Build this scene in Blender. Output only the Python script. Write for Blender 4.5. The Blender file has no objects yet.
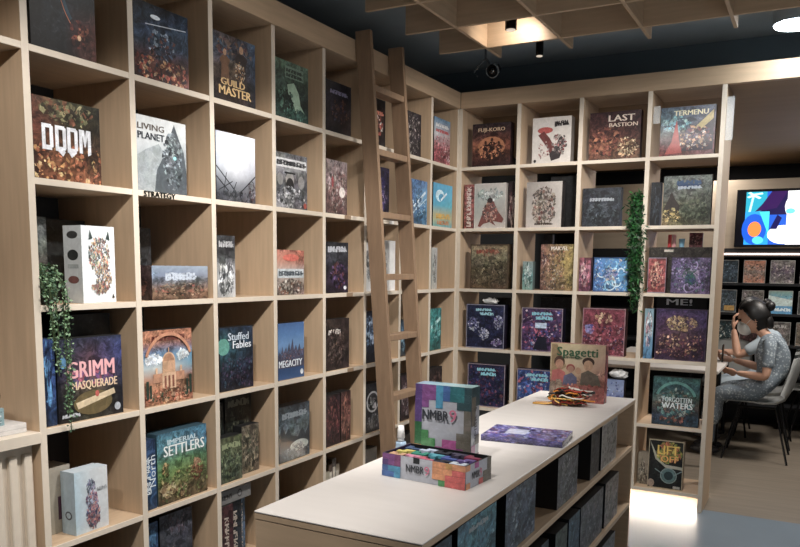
import bpy, bmesh, math, random
from mathutils import Vector, Matrix
SC = bpy.context.scene
COL = SC.collection
PI = math.pi

# ------------------------------------------------------------------ camera
F_PX, YAW, PITCH, ROLL = 769.76, -0.4919, -0.1259, 0.0116
CAM = Vector((2.1786, -1.6045, 1.4416))
cy, sy = math.cos(YAW), math.sin(YAW); cp, sp = math.cos(PITCH), math.sin(PITCH)
fwd = Vector((sy*cp, cy*cp, sp)); rgt0 = Vector((cy, -sy, 0)); up0 = rgt0.cross(fwd)
rgt = rgt0*math.cos(ROLL) + up0*math.sin(ROLL); upv = up0*math.cos(ROLL) - rgt0*math.sin(ROLL)
cd = bpy.data.cameras.new('camera'); cam = bpy.data.objects.new('camera', cd); COL.objects.link(cam)
cd.sensor_width = 36; cd.lens = F_PX/800*36; cd.clip_start = .05; cd.clip_end = 60
cd.shift_x = -3.48/800; cd.shift_y = 92.18/800
cam.matrix_world = Matrix(((rgt.x, upv.x, -fwd.x, CAM.x), (rgt.y, upv.y, -fwd.y, CAM.y), (rgt.z, upv.z, -fwd.z, CAM.z), (0, 0, 0, 1)))
SC.camera = cam

# ------------------------------------------------------------------ world, lights, exposure
w = bpy.data.worlds.new('world'); SC.world = w; w.use_nodes = True
w.node_tree.nodes['Background'].inputs[0].default_value = (.75, .8, .9, 1)
w.node_tree.nodes['Background'].inputs[1].default_value = .11
vs = SC.view_settings
vs.view_transform = 'Standard'; vs.look = 'None'; vs.gamma = 1; vs.use_curve_mapping = False; vs.exposure = 0.15
def area(name, loc, target, size, power, col=(1, .9, .8), sy_=None):
    l = bpy.data.lights.new(name, 'AREA'); l.energy = power; l.color = col; l.size = size
    if sy_: l.shape = 'RECTANGLE'; l.size_y = sy_
    o = bpy.data.objects.new(name, l); COL.objects.link(o); o.location = loc
    o.rotation_euler = (Vector(target)-Vector(loc)).to_track_quat('-Z', 'Y').to_euler(); return o
def spot(name, loc, target, power, ang=80, blend=.6, rad=.05, col=(1, .9, .8)):
    l = bpy.data.lights.new(name, 'SPOT'); l.energy = power; l.color = col; l.spot_size = math.radians(ang); l.spot_blend = blend; l.shadow_soft_size = rad
    o = bpy.data.objects.new(name, l); COL.objects.link(o); o.location = loc
    o.rotation_euler = (Vector(target)-Vector(loc)).to_track_quat('-Z', 'Y').to_euler(); return o
WARM = (1, .96, .92)
spot('ceiling_spot_light', (1.1, -1.6, 2.62), (-.05, .0, .1), 55, 44, .6, .05, WARM)
spot('ceiling_spot_light', (1.25, -.75, 2.62), (0, .2, .6), 115, 80, .5, .04, WARM)
spot('ceiling_spot_light', (1.3, .5, 2.62), (0, 1.3, .6), 120, 80, .5, .04, WARM)
spot('ceiling_spot_light', (.95, .35, 2.62), (1.2, .5, .8), 14, 70, .6, .05, WARM)
spot('ceiling_spot_light', (1.5, 1.75, 2.62), (.05, 3.0, 1.0), 80, 84, .5, .04, WARM)
spot('ceiling_spot_light', (1.6, 1.9, 2.62), (1.1, 3.2, 1.0), 55, 95, .5, .04, WARM)
area('overhead_fill_light', (1.3, -1.1, 2.64), (1.0, -.9, 0), .8, 6, (1, .95, .9))  # added unseen fill aimed down, not a ceiling panel; same for the next
area('overhead_fill_light', (.9, .7, 2.63), (.7, .9, 0), .6, 6, (1, .95, .9))
area('upward_fill_light', (2.9, .6, .5), (2.9, .9, 3), 1.6, 8, (1, .95, .9))  # added fill aimed up to lift the ceiling and grid
area('side_fill_light', (4.3, .2, 1.5), (0, .8, .9), 1.3, 12, (.92, .95, 1))  # added side fill for the shelf fronts, not a window
area('rear_ceiling_light', (2.6, 4.6, 2.46), (2.6, 4.6, 0), .5, 42, (1, .93, .86))
area('rear_ceiling_light', (1.2, 6.0, 2.46), (1.2, 6.0, 0), .4, 10, (1, .93, .86))

# ------------------------------------------------------------------ helpers
def lin(c):
    if isinstance(c, str):
        c = c.lstrip('#'); c = tuple(int(c[i:i+2], 16)/255 for i in (0, 2, 4))
    return tuple(x/12.92 if x <= .04045 else ((x+.055)/1.055)**2.4 for x in c)
MATS = {}
def mat(name, col, rough=.6, metal=0, noise=0, nscale=20, stretch=(1, 1, 1), emit=0, coat=0, bump=0):
    if name in MATS: return MATS[name]
    m = bpy.data.materials.new(name); m.use_nodes = True; nt = m.node_tree; b = nt.nodes['Principled BSDF']
    c = lin(col); b.inputs['Roughness'].default_value = rough; b.inputs['Metallic'].default_value = metal
    b.inputs['Base Color'].default_value = (*c, 1); b.inputs['Coat Weight'].default_value = coat
    if emit: b.inputs['Emission Color'].default_value = (*c, 1); b.inputs['Emission Strength'].default_value = emit
    if noise or bump:
        tc = nt.nodes.new('ShaderNodeTexCoord'); mp = nt.nodes.new('ShaderNodeMapping'); mp.inputs['Scale'].default_value = stretch
        n = nt.nodes.new('ShaderNodeTexNoise'); n.inputs['Scale'].default_value = nscale; n.inputs['Detail'].default_value = 5
        nt.links.new(tc.outputs['Object'], mp.inputs[0]); nt.links.new(mp.outputs[0], n.inputs['Vector'])
        if noise:
            r = nt.nodes.new('ShaderNodeValToRGB'); r.color_ramp.elements[0].position = .3; r.color_ramp.elements[1].position = .7
            r.color_ramp.elements[0].color = (*[x*(1-noise) for x in c], 1); r.color_ramp.elements[1].color = (*[min(1, x*(1+noise*.6)) for x in c], 1)
            nt.links.new(n.outputs['Fac'], r.inputs[0]); nt.links.new(r.outputs[0], b.inputs['Base Color'])
        if bump:
            bp = nt.nodes.new('ShaderNodeBump'); bp.inputs['Strength'].default_value = bump; bp.inputs['Distance'].default_value = .01
            nt.links.new(n.outputs['Fac'], bp.inputs['Height']); nt.links.new(bp.outputs[0], b.inputs['Normal'])
    MATS[name] = m; return m
WOODC = '#c3a98c'
WV = mat('birch_upright', WOODC, .5, noise=.10, nscale=9, stretch=(6, 6, .5))
WH = mat('birch_shelf', WOODC, .5, noise=.10, nscale=9, stretch=(6, .5, 6))
WX = mat('birch_shelf_across', WOODC, .5, noise=.10, nscale=9, stretch=(.5, 6, 6))
EDGE = mat('frontlit_birch', '#d9cdbc', .45, noise=.04, nscale=30)  # frontal brightness painted into shelf edges; counter and flutes share the tone
WTOP = mat('laminate_worktop', '#d4cfca', .42, noise=.03, nscale=5, stretch=(1, 6, 1))
LADW = mat('ladder_beech', '#8d745d', .5, noise=.14, nscale=12, stretch=(4, 4, .6))
BLACK = mat('black_paint', '#14161a', .8, noise=.2, nscale=4)
CEIL = mat('ceiling_paint', '#98a4ab', .9, noise=.15, nscale=2)
DARKW = mat('dark_wall_paint', '#33373a', .9, noise=.15, nscale=2)
METAL = mat('black_metal', '#101012', .4, .6)
def print_mat(name, rough=.4, coat=0, emit=0):
    m = bpy.data.materials.new(name); m.use_nodes = True; nt = m.node_tree; b = nt.nodes['Principled BSDF']
    a = nt.nodes.new('ShaderNodeVertexColor'); a.layer_name = 'ink'
    tc = nt.nodes.new('ShaderNodeTexCoord'); n = nt.nodes.new('ShaderNodeTexNoise'); n.inputs['Scale'].default_value = 55; n.inputs['Detail'].default_value = 4
    n.inputs['Distortion'].default_value = 1.2; n.inputs['Scale'].default_value = 26; n.inputs['Detail'].default_value = 7; n.inputs['Roughness'].default_value = .68
    mr = nt.nodes.new('ShaderNodeMapRange'); mr.inputs[1].default_value = .36; mr.inputs[2].default_value = .68; mr.inputs[3].default_value = .3; mr.inputs[4].default_value = 1.6
    mr.interpolation_type = 'SMOOTHSTEP'
    n2 = nt.nodes.new('ShaderNodeTexNoise'); n2.inputs['Scale'].default_value = 17; n2.inputs['Detail'].default_value = 4
    tint = nt.nodes.new('ShaderNodeMix'); tint.data_type = 'RGBA'; tint.blend_type = 'OVERLAY'
    mx = nt.nodes.new('ShaderNodeVectorMath'); mx.operation = 'SCALE'
    fm = nt.nodes.new('ShaderNodeMix'); fm.data_type = 'FLOAT'; fm.inputs['A'].default_value = 1
    tf = nt.nodes.new('ShaderNodeMath'); tf.operation = 'MULTIPLY'; tf.inputs[1].default_value = .22
    L = nt.links.new
    L(tc.outputs['Object'], n.inputs['Vector']); L(tc.outputs['Object'], n2.inputs['Vector']); L(n.outputs['Fac'], mr.inputs[0])
    L(a.outputs['Alpha'], fm.inputs['Factor']); L(mr.outputs[0], fm.inputs['B']); L(a.outputs['Alpha'], tf.inputs[0])
    L(tf.outputs[0], tint.inputs['Factor']); L(a.outputs['Color'], tint.inputs['A']); L(n2.outputs['Color'], tint.inputs['B'])
    hs = nt.nodes.new('ShaderNodeHueSaturation'); hs.inputs['Saturation'].default_value = .84; L(tint.outputs['Result'], hs.inputs['Color'])
    n3 = nt.nodes.new('ShaderNodeTexNoise'); n3.inputs['Scale'].default_value = 44; n3.inputs['Detail'].default_value = 5; n3.inputs['Roughness'].default_value = .7; n3.inputs['Distortion'].default_value = 1.5
    L(tc.outputs['Object'], n3.inputs['Vector']); m3 = nt.nodes.new('ShaderNodeMapRange'); m3.inputs[1].default_value = .54; m3.inputs[2].default_value = .72; m3.inputs[4].default_value = .9; L(n3.outputs['Fac'], m3.inputs[0])
    m4 = nt.nodes.new('ShaderNodeMath'); m4.operation = 'MULTIPLY'; L(m3.outputs[0], m4.inputs[0]); L(a.outputs['Alpha'], m4.inputs[1])
    hi = nt.nodes.new('ShaderNodeMix'); hi.data_type = 'RGBA'; mg = nt.nodes.new('ShaderNodeVectorMath'); mg.operation = 'MULTIPLY_ADD'; mg.inputs[1].default_value = (2.2, 2.3, 2.4); mg.inputs[2].default_value = (.03, .03, .03); L(hs.outputs['Color'], mg.inputs[0]); L(mg.outputs[0], hi.inputs['B']); L(m4.outputs[0], hi.inputs['Factor']); L(hs.outputs['Color'], hi.inputs['A'])
    L(hi.outputs['Result'], mx.inputs[0]); L(fm.outputs['Result'], mx.inputs['Scale'])
    b.inputs['Roughness'].default_value = rough; b.inputs['Coat Weight'].default_value = coat; b.inputs['Coat Roughness'].default_value = .08
    if emit:
        b.inputs['Base Color'].default_value = (0, 0, 0, 1)
        nt.links.new(a.outputs['Color'], b.inputs['Emission Color']); b.inputs['Emission Strength'].default_value = emit
    else: nt.links.new(mx.outputs[0], b.inputs['Base Color'])
    return m
PRINT = print_mat('printed_card', .45)
WRAP = print_mat('shrink_wrapped_print', .3, .8)
SCREEN = print_mat('screen_picture', .3, 0, 1.6)

def link(name, me, m=None, parent=None, mods=None):
    o = bpy.data.objects.new(name, me); COL.objects.link(o)
    if m is not None:
        for x in (m if isinstance(m, (list, tuple)) else [m]): me.materials.append(x)
    if parent: o.parent = parent
    return o
def obj(name, bm, m, parent=None, smooth=False):
    me = bpy.data.meshes.new(name); bmesh.ops.recalc_face_normals(bm, faces=bm.faces); bm.to_mesh(me); bm.free()
    if smooth:
        for p in me.polygons: p.use_smooth = True
    return link(name, me, m, parent)
def bx(bm, x0, x1, y0, y1, z0, z1, bev=0):
    r = bmesh.ops.create_cube(bm, size=1); vs_ = r['verts']
    for v in vs_: v.co = Vector(((x0+x1)/2+v.co.x*(x1-x0), (y0+y1)/2+v.co.y*(y1-y0), (z0+z1)/2+v.co.z*(z1-z0)))
    if bev:
        es = list({e for v in vs_ for e in v.link_edges}); bmesh.ops.bevel(bm, geom=es, offset=bev, segments=1, affect='EDGES', profile=.5)
    return bm
def box(name, x0, x1, y0, y1, z0, z1, m, parent=None, bev=.0015):
    return obj(name, bx(bmesh.new(), x0, x1, y0, y1, z0, z1, bev), m, parent)
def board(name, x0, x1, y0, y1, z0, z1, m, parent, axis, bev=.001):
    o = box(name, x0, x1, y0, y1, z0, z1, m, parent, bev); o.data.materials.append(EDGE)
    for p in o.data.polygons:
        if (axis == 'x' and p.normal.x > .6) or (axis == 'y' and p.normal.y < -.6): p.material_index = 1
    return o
def tube(bm, pts, r, n=10, r2=None):
    pts = [Vector(p) for p in pts]; rings = []
    for i, p in enumerate(pts):
        d = (pts[min(i+1, len(pts)-1)]-pts[max(i-1, 0)]).normalized()
        a = d.cross(Vector((0, 0, 1)));  a = a if a.length > .05 else d.cross(Vector((1, 0, 0)))
        a.normalize(); b_ = d.cross(a); rr = r if r2 is None else r+(r2-r)*i/(len(pts)-1)
        rings.append([bm.verts.new(p+(a*math.cos(2*PI*k/n)+b_*math.sin(2*PI*k/n))*rr) for k in range(n)])
    for i in range(len(rings)-1):
        for k in range(n): bm.faces.new((rings[i][k], rings[i][(k+1) % n], rings[i+1][(k+1) % n], rings[i+1][k]))
    bm.faces.new(rings[0][::-1]); bm.faces.new(rings[-1]); return bm
def prism(bm, pts, y0, y1):      # outline in x,z extruded along y
    a = [bm.verts.new((x, y0, z)) for x, z in pts]; b_ = [bm.verts.new((x, y1, z)) for x, z in pts]
    bm.faces.new(a); bm.faces.new(b_[::-1]); n = len(pts)
    for i in range(n): bm.faces.new((a[i], b_[i], b_[(i+1) % n], a[(i+1) % n]))
    return bm
def ball(bm, c, rx, ry, rz, u=16, v=12):
    r = bmesh.ops.create_uvsphere(bm, u_segments=u, v_segments=v, radius=1)
    for q in r['verts']: q.co = Vector((c[0]+q.co.x*rx, c[1]+q.co.y*ry, c[2]+q.co.z*rz))
    return bm
def thing(name, label, cat, loc=(0, 0, 0), rz=0, group=None):
    o = bpy.data.objects.new(name, None); COL.objects.link(o); o.empty_display_size = .1
    o.location = loc; o.rotation_euler = (0, 0, rz); return tag(o, label, cat, group)
def tag(o, label, cat, group=None):
    o['label'] = label; o['category'] = cat
    if group: o['group'] = group
    return o
def struct(o): o['kind'] = 'structure'; return o

# ------------------------------------------------------------------ printed art, drawn in box coordinates u,v in 0..1
TXT = {}
def text_polys(s):
    if s in TXT: return TXT[s]
    if s[0] == '#':      # lettering too small to read: uneven strokes
        n = int(s[1:]); R_ = random.Random(n*31+7); V = []; P = []
        def bar(x0, y0, x1, y1, t):
            dx, dy = x1-x0, y1-y0; q = math.hypot(dx, dy) or 1; a, b_ = -dy/q*t/n, dx/q*t
            P.append([len(V)+k for k in range(4)]); V.extend([(x0+a, y0+b_), (x1+a, y1+b_), (x1-a, y1-b_), (x0-a, y0-b_)])
        for i in range(n):
            x = -.5+(i+.12)/n; w_ = .72/n; j = R_.uniform(-.05, .05)
            bar(x, -.42+j, x+R_.uniform(0, .2)*w_, .42+j, .13)
            for _ in range(2): bar(x, R_.choice((-.4, 0, .36))+j, x+w_, R_.choice((-.36, 0, .4))+j, .08)
            if R_.random() < .6: bar(x+w_, -.4+j, x+w_, R_.uniform(0, .42), .12)
        TXT[s] = (V, P); return TXT[s]
    c = bpy.data.curves.new('t', 'FONT'); c.body = s; c.resolution_u = 2
    o = bpy.data.objects.new('t', c); COL.objects.link(o)
    bpy.context.view_layer.update()
    me = o.to_mesh(); V = [(v.co.x, v.co.y) for v in me.vertices]; P = [list(p.vertices) for p in me.polygons]
    o.to_mesh_clear(); bpy.data.objects.remove(o); bpy.data.curves.remove(c)
    xs = [v[0] for v in V]; ys = [v[1] for v in V]; a, b_ = min(xs), min(ys); W, H = max(xs)-a, max(ys)-b_
    TXT[s] = ([((x-a)/W-.5, (y-b_)/H-.5) for x, y in V], P); return TXT[s]
class Art:
    """collects coloured polygons for a printed face of size w,h; place() maps (x, z, lift) to 3-D"""
    def __init__(s, w, h, place, seed): s.w, s.h, s.pl, s.R, s.P, s.L = w, h, place, random.Random(seed), [], 0.0002
    def quadgrid(s, stops, jit, nx=14, nz=14):
        st = [[lin(c) for c in (row if isinstance(row, (list, tuple)) else [row])] for row in stops]; n = len(st)-1
        def colour(u, v):
            t = (1-v)*n; i = min(int(t), n-1) if n else 0; f = t-i
            def row(r):
                m_ = len(r)-1
                if not m_: return r[0]
                q = u*m_; j = min(int(q), m_-1); g = q-j; return [r[j][k]*(1-g)+r[j+1][k]*g for k in range(3)]
            a = row(st[i]); b_ = row(st[min(i+1, n)]) if n else a
            k_ = 1+s.R.uniform(-jit, jit); m3 = [max(0, (a[k]*(1-f)+b_[k]*f)*k_) for k in range(3)]; return (*m3, 1 if sum(m3) < .75 and jit > .06 else .1)
        C = [[colour(i/nx, j/nz) for j in range(nz+1)] for i in range(nx+1)]
        for i in range(nx):
            for j in range(nz):
                q = [(i, j), (i+1, j), (i+1, j+1), (i, j+1)]
                s.P.append(([(a/nx*s.w, b_/nz*s.h) for a, b_ in q], [C[a][b_] for a, b_ in q], 0.0002))
        s.C = C
    def daub(s, X, Y, r, pal, lift):
        m_ = s.R.choice((3, 4, 5, 6)); a0 = s.R.uniform(0, 6); e = s.R.uniform(.35, 1); ra = s.R.uniform(0, PI); ca, sa = math.cos(ra), math.sin(ra); pts = []
        for q in range(m_):
            t = a0+q*2*PI/m_; k = s.R.uniform(.6, 1); px, py = r*k*math.cos(t), r*k*e*math.sin(t)
            pts.append((min(1, max(0, X+px*ca-py*sa)), min(1, max(0, Y+px*sa+py*ca))))
        c = lin(s.R.choice(pal)); g = s.C[min(14, max(0, int(X*14)))][min(14, max(0, int(Y*14)))]; br = sum(g[:3]) > .9; f = s.R.uniform(.75, 1) if br else s.R.uniform(.45, 1); v = s.R.uniform(.75, 1.2)
        s.poly(pts, tuple((c[k]*f+g[k]*(1-f))*v for k in range(3)), lift)
    def poly(s, pts, col, lift=None):
        if lift is None: s.L += .00012; lift = s.L
        c = lin(col)+(.3,) if not isinstance(col, tuple) else col+(.75,)
        s.P.append(([(u*s.w, v*s.h) for u, v in pts], [c]*len(pts), lift))
    def run(s, ops):
        for o in ops:
            k = o[0]
            if k == 'bg': s.quadgrid(o[1], o[2] if len(o) > 2 else .25)
            elif k == 'e':    # ellipse cx cy rx ry col
                _, cx, cy_, rx, ry, c = o; s.poly([(cx+rx*math.cos(a*PI/10), cy_+ry*math.sin(a*PI/10)) for a in range(20)], c)
            elif k == 'ring':
                _, cx, cy_, r, th, a0, a1, c = o; n = 18; s.L += .00012
                for i in range(n):
                    A, B = [math.radians(a0+(a1-a0)*(i+q)/n) for q in (0, 1)]
                    s.poly([(cx+q*math.cos(t), cy_+q*math.sin(t)*s.w/s.h) for q, t in ((r, A), (r, B), (r-th, B), (r-th, A))], c, s.L)
            elif k == 'p': s.poly(o[1], o[2])
            elif k == 'r': s.poly([(o[1], o[2]), (o[3], o[2]), (o[3], o[4]), (o[1], o[4])], o[5])
            elif k == 'l':    # line x0 y0 x1 y1 th col
                _, x0, y0, x1, y1, th, c = o; dx, dy = x1-x0, y1-y0; q = math.hypot(dx, dy) or 1; nx, ny = -dy/q*th/2, dx/q*th/2
                s.poly([(x0+nx, y0+ny), (x1+nx, y1+ny), (x1-nx, y1-ny), (x0-nx, y0-ny)], c)
            elif k == 'frame':
                t, c = o[1], o[2]
                for a in ((0, 0, 1, t), (0, 1-t, 1, 1), (0, 0, t, 1), (1-t, 0, 1, 1)): s.poly([(a[0], a[1]), (a[2], a[1]), (a[2], a[3]), (a[0], a[3])], c)
            elif k == 's':    # splatter n x0 y0 x1 y1 size palette
                _, n, x0, y0, x1, y1, sz, pal = o; base = s.L; s.L += .0008; n = int(n*2.6)
                for i in range(n): s.daub(s.R.uniform(x0, x1), s.R.uniform(y0, y1), sz*s.R.uniform(.25, .95), pal, base+.0008*(i+1)/n)
            elif k == 'blob':   # elliptical splatter cx cy rx ry n size pal
                _, cx, cy_, rx, ry, n, sz, pal = o; base = s.L; s.L += .0008; n = int(n*2.4)
                for i in range(n):
                    t = s.R.uniform(0, 2*PI); q = math.sqrt(s.R.random())
                    s.daub(cx+rx*q*math.cos(t), cy_+ry*q*math.sin(t), sz*s.R.uniform(.3, 1.4), pal, base+.0008*(i+1)/n)
            elif k == 'fig':  # standing figure cx, base, height, col, headcol
                _, cx, b0, h, c, hc = o; W = h*.2
                s.poly([(cx-W, b0), (cx-W*.25, b0), (cx, b0+h*.3), (cx+W*.3, b0), (cx+W*1.1, b0), (cx+W*.8, b0+h*.55), (cx+W*1.2, b0+h*.7), (cx+W*.5, b0+h*.8), (cx-W*.5, b0+h*.8), (cx-W*1.2, b0+h*.66), (cx-W*.7, b0+h*.5)], c)
                s.poly([(cx+W*.4*math.cos(a*PI/5), b0+h*.9+W*.5*math.sin(a*PI/5)) for a in range(10)], hc)
            elif k == 'mtn':
                _, pts, c = o; s.poly([(pts[0][0], pts[0][2] if len(pts[0]) > 2 else 0)]+[(a[0], a[1]) for a in pts]+[(pts[-1][0], pts[0][2] if len(pts[0]) > 2 else 0)], c)
            elif k == 't':    # text str cx cy w h col
                _, tx, cx, cy_, tw, th, c = o[:7]; rot = o[7] if len(o) > 7 else 0
                V, P = text_polys(tx); s.L += .0003; cl = lin(c); ca, sa = math.cos(rot), math.sin(rot)
                dup = [(p, 0) for p in P]+[(p, 1) for p in P]; s.L += .0001; hs = .1*tw*s.w/max(3, len(tx))
                for p, dd in dup:
                    pts = []
                    for i in p:
                        x, y = V[i][0]*tw*s.w+dd*hs, V[i][1]*th*s.h
                        if rot: x, y = V[i][0]*tw*s.h, V[i][1]*th*s.w; x, y = x*ca-y*sa, x*sa+y*ca
                        pts.append((cx*s.w+x, cy_*s.h+y))
                    s.P.append((pts, [cl]*len(pts), s.L+dd*.0001))
def art_mesh(name, arts, bodies):
    """bodies: list of (verts, faces, colour)"""
    V, Fc, C = [], [], []
    for vs_, fs, c in bodies:
        n = len(V); V += vs_; c = lin(c)
        for f in fs: Fc.append([n+i for i in f]); C += [c]*len(f)
    for a in arts:
        for pts, cs, L in a.P:
            n = len(V); V += [a.pl(x, z, L) for x, z in pts]; Fc.append(list(range(n, n+len(pts)))); C += cs
    me = bpy.data.meshes.new(name); me.from_pydata(V, [], Fc)
    ca = me.color_attributes.new('ink', 'FLOAT_COLOR', 'CORNER')
    flat = []
    for c in C: flat += [c[0], c[1], c[2], c[3] if len(c) > 3 else 0]
    ca.data.foreach_set('color', flat); me.update(); return me
def cuboid(x0, x1, y0, y1, z0, z1):
    v = [(x, y, z) for x in (x0, x1) for y in (y0, y1) for z in (z0, z1)]
    return v, [(0, 1, 3, 2), (4, 6, 7, 5), (0, 4, 5, 1), (2, 3, 7, 6), (0, 2, 6, 4), (1, 5, 7, 3)]
SEED = [7]
def game(label, wdt, hgt, dep, loc, rz, front, side='#222222', left=None, right=None, top=None, name='board_game', wrap=False, tilt=0, group=None, cat='board game'):
    """box standing on its edge: origin bottom centre of the printed front, which faces local -Y"""
    SEED[0] += 1; sd = SEED[0]; W, H, D = wdt, hgt, dep
    arts = [Art(W, H, lambda x, z, L: (x-W/2, -L, z), sd)]; arts[0].run(front)
    if left: a = Art(D, H, lambda x, z, L: (-W/2-L, D-x, z), sd+500); a.run(left); arts.append(a)
    if right: a = Art(D, H, lambda x, z, L: (W/2+L, x, z), sd+900); a.run(right); arts.append(a)
    if top: a = Art(W, D, lambda x, z, L: (x-W/2, z, H+L), sd+1300); a.run(top); arts.append(a)
    bodies = [(*cuboid(-W/2, W/2, 0, D*.72, 0, H), side), (*cuboid(-W/2+.002, W/2-.002, D*.72, D, .002, H-.002), side)]
    o = link(name, art_mesh(name, arts, bodies), WRAP if wrap else PRINT)
    o.location = loc; o.rotation_euler = (tilt, 0, rz); return tag(o, label, cat, group)

# ------------------------------------------------------------------ the room
struct(box('floor', -.45, 4.6, -3.6, 3.28, -.05, 0, mat('floor_grey_vinyl', '#72808c', .35, noise=.08, nscale=3), bev=0))
fw = mat('floor_wood', '#7f7568', .45, noise=.16, nscale=5, stretch=(.4, 5, 1))
struct(box('floor', -.45, 4.6, 3.28, 6.9, -.05, 0, fw, bev=0))
struct(box('ceiling', -.45, 4.6, -3.6, 6.9, 2.82, 2.9, CEIL, bev=0))
struct(box('ceiling', -.45, 4.6, 3.56, 6.9, 2.49, 2.53, mat('soffit_wood', '#9a8063', .6, noise=.08, nscale=3, stretch=(.4, 4, 1)), bev=0))
struct(box('wall_bulkhead', -.45, 4.6, 3.561, 3.60, 2.531, 2.8195, mat('bulkhead_paint', '#59666e', .9, noise=.1, nscale=2), bev=0))
struct(box('wall_left', -.55, -.45, -3.6, 6.9, 0, 2.9, DARKW, bev=0))
struct(box('wall_right', 4.6, 4.7, -3.6, 6.9, 0, 2.9, DARKW, bev=0))
struct(box('wall_back', -.55, 4.7, 6.9, 7.0, 0, 2.9, BLACK, bev=0))
struct(box('wall_front', -.55, 4.7, -3.7, -3.6, 0, 2.9, DARKW, bev=0))

# ------------------------------------------------------------------ left shelving
VY = [-.416, 0, .416, .8225, 1.22, 1.615, 2.009, 2.408, 2.803, 3.196]
T = .0125
ls = thing('shelving_unit', 'tall birch plywood cube shelving filling the left wall, packed with board games', 'shelves', (0, 0, 0))
for i, y in enumerate(VY):
    t = T if i < 9 else .013
    board('upright', -.40, 0, y-t, y+t, 0, 2.488, WV, ls, 'x')
for k in range(1, 7):
    z = 2.5-.4*k
    y0 = VY[0] if k == 1 else VY[1]
    for a, b_ in zip(VY[(0 if k == 1 else 1):-1], VY[(1 if k == 1 else 2):]):
        board('shelf_board', -.40, -.0008, a+T, b_-T, z-.0105, z+.0105, WH, ls, 'x')
box('top_panel', -.40, .012, VY[0]-T, 3.195, 2.488, 2.592, WH, ls)
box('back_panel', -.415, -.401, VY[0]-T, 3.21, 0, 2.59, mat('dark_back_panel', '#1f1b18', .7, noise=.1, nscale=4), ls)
# lower cabinet with its counter in the first bay
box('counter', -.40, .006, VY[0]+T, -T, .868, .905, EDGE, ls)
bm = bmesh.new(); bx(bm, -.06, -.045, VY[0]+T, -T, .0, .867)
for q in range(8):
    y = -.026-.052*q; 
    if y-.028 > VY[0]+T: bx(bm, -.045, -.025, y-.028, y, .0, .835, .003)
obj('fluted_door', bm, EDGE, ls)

# ------------------------------------------------------------------ shelving across the back
BX = [.014, .4213, .8222, 1.2304, 1.635]
BY0, BY1 = 3.196, 3.55
bs = thing('shelving_unit', 'open birch cube shelving across the far end, glowing strip light under it', 'shelves', (0, 0, 0))
for j, x in enumerate(BX):
    t = .013
    board('upright', x-t, x+t, BY0+(.001 if j == 0 else 0), BY1, 0 if j in (0, 4) else .09, 2.488, WV, bs, 'y')
for k in range(1, 7):
    z = 2.5-.4*k
    for j in range(4):
        board('shelf_board', BX[j]+.013, BX[j+1]-.013, BY0+.001, BY1, z-.0105, z+.0105, WX, bs, 'y')
box('header_panel', .014, 4.58, BY0, BY0+.04, 2.4885, 2.592, WX, bs)
box('top_panel', .014, 1.648, BY0+.04, BY1, 2.4885, 2.53, WX, bs)
struct(box('ceiling', 1.65, 4.6, BY0+.041, 3.559, 2.49, 2.53, MATS['soffit_wood'], bev=0))
led = mat('strip_light_glow', '#fff2e2', .5, emit=70)
box('strip_light', .04, 1.60, 3.40, 3.42, .070, .088, led, bs, bev=0)

# ------------------------------------------------------------------ games on the left shelving
ROWN = ['top', 'second', 'third', 'fourth', 'fifth', 'bottom']
COLN = ['first', 'second', 'third', 'fourth', 'fifth', 'sixth', 'seventh', 'last']
def SZ(k): return .5+.4*(4-k)+.011
def LG(i, k, y0, y1, h, look, front, s=.02, d=.07, grp=None, **kw):
    a, b_ = VY[i+1]+T+.003, VY[i+2]-T-.003
    y0 = max(y0, a); y1 = min(y1, b_)
    return game('%s, left wall %s row, %s bay' % (look, ROWN[k], COLN[i]), y1-y0, h, d, (-s, (y0+y1)/2, SZ(k)), PI/2, front, **kw)
def BG(j, k, x0, x1, h, look, front, s=.03, d=.07, **kw):
    a, b_ = BX[j]+.016, BX[j+1]-.016
    x0 = max(x0, a); x1 = min(x1, b_)
    return game('%s, back shelving %s row, %s bay' % (look, ROWN[k], COLN[j]), x1-x0, h, d, ((x0+x1)/2, BY0+s, SZ(k)), 0, front, **kw)
GREY = ['#8a8a8c', '#5d6066', '#b9b9ba', '#3a3d42', '#cfcfcf']
FIRE = ['#d9682c', '#f0a04a', '#8a2a16', '#5a1a10', '#ffd08a']
NIGHT = ['#1c2436', '#2e3c56', '#0e1118', '#48607e', '#18202c']
BLOCKS = []
def blk(pts): BLOCKS.append(('p', [(.12+x*.72, .38+y*.3) for x, y in pts], '#e6e8ee'))
for x0 in (0, .26, .5):      # D, O, O
    k = .22
    blk([(x0, 0 if x0 else -.05), (x0+.07, 0), (x0+.07, 1), (x0, 1)]); blk([(x0+k-.07, -.12 if x0 == .26 else .02), (x0+k, .08), (x0+k, .92), (x0+k-.07, 1)]); blk([(x0, .84), (x0+k-.03, .84), (x0+k-.03, 1), (x0, 1)]); blk([(x0, -.05), (x0+k-.03, -.05), (x0+k-.03, .14), (x0, .14)])
blk([(.75, 0), (.82, 0), (.82, 1), (.75, 1)]); blk([(.93, -.08), (1, 0), (1, 1), (.93, 1)]); blk([(.80, 1), (.86, 1), (.89, .5), (.86, .25)]); blk([(.95, 1), (.90, 1), (.86, .5), (.88, .25)])
blk([(.3, -.05), (.46, -.05), (.4, -.25)]); blk([(.52, -.05), (.68, -.05), (.58, -.25)])
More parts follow.
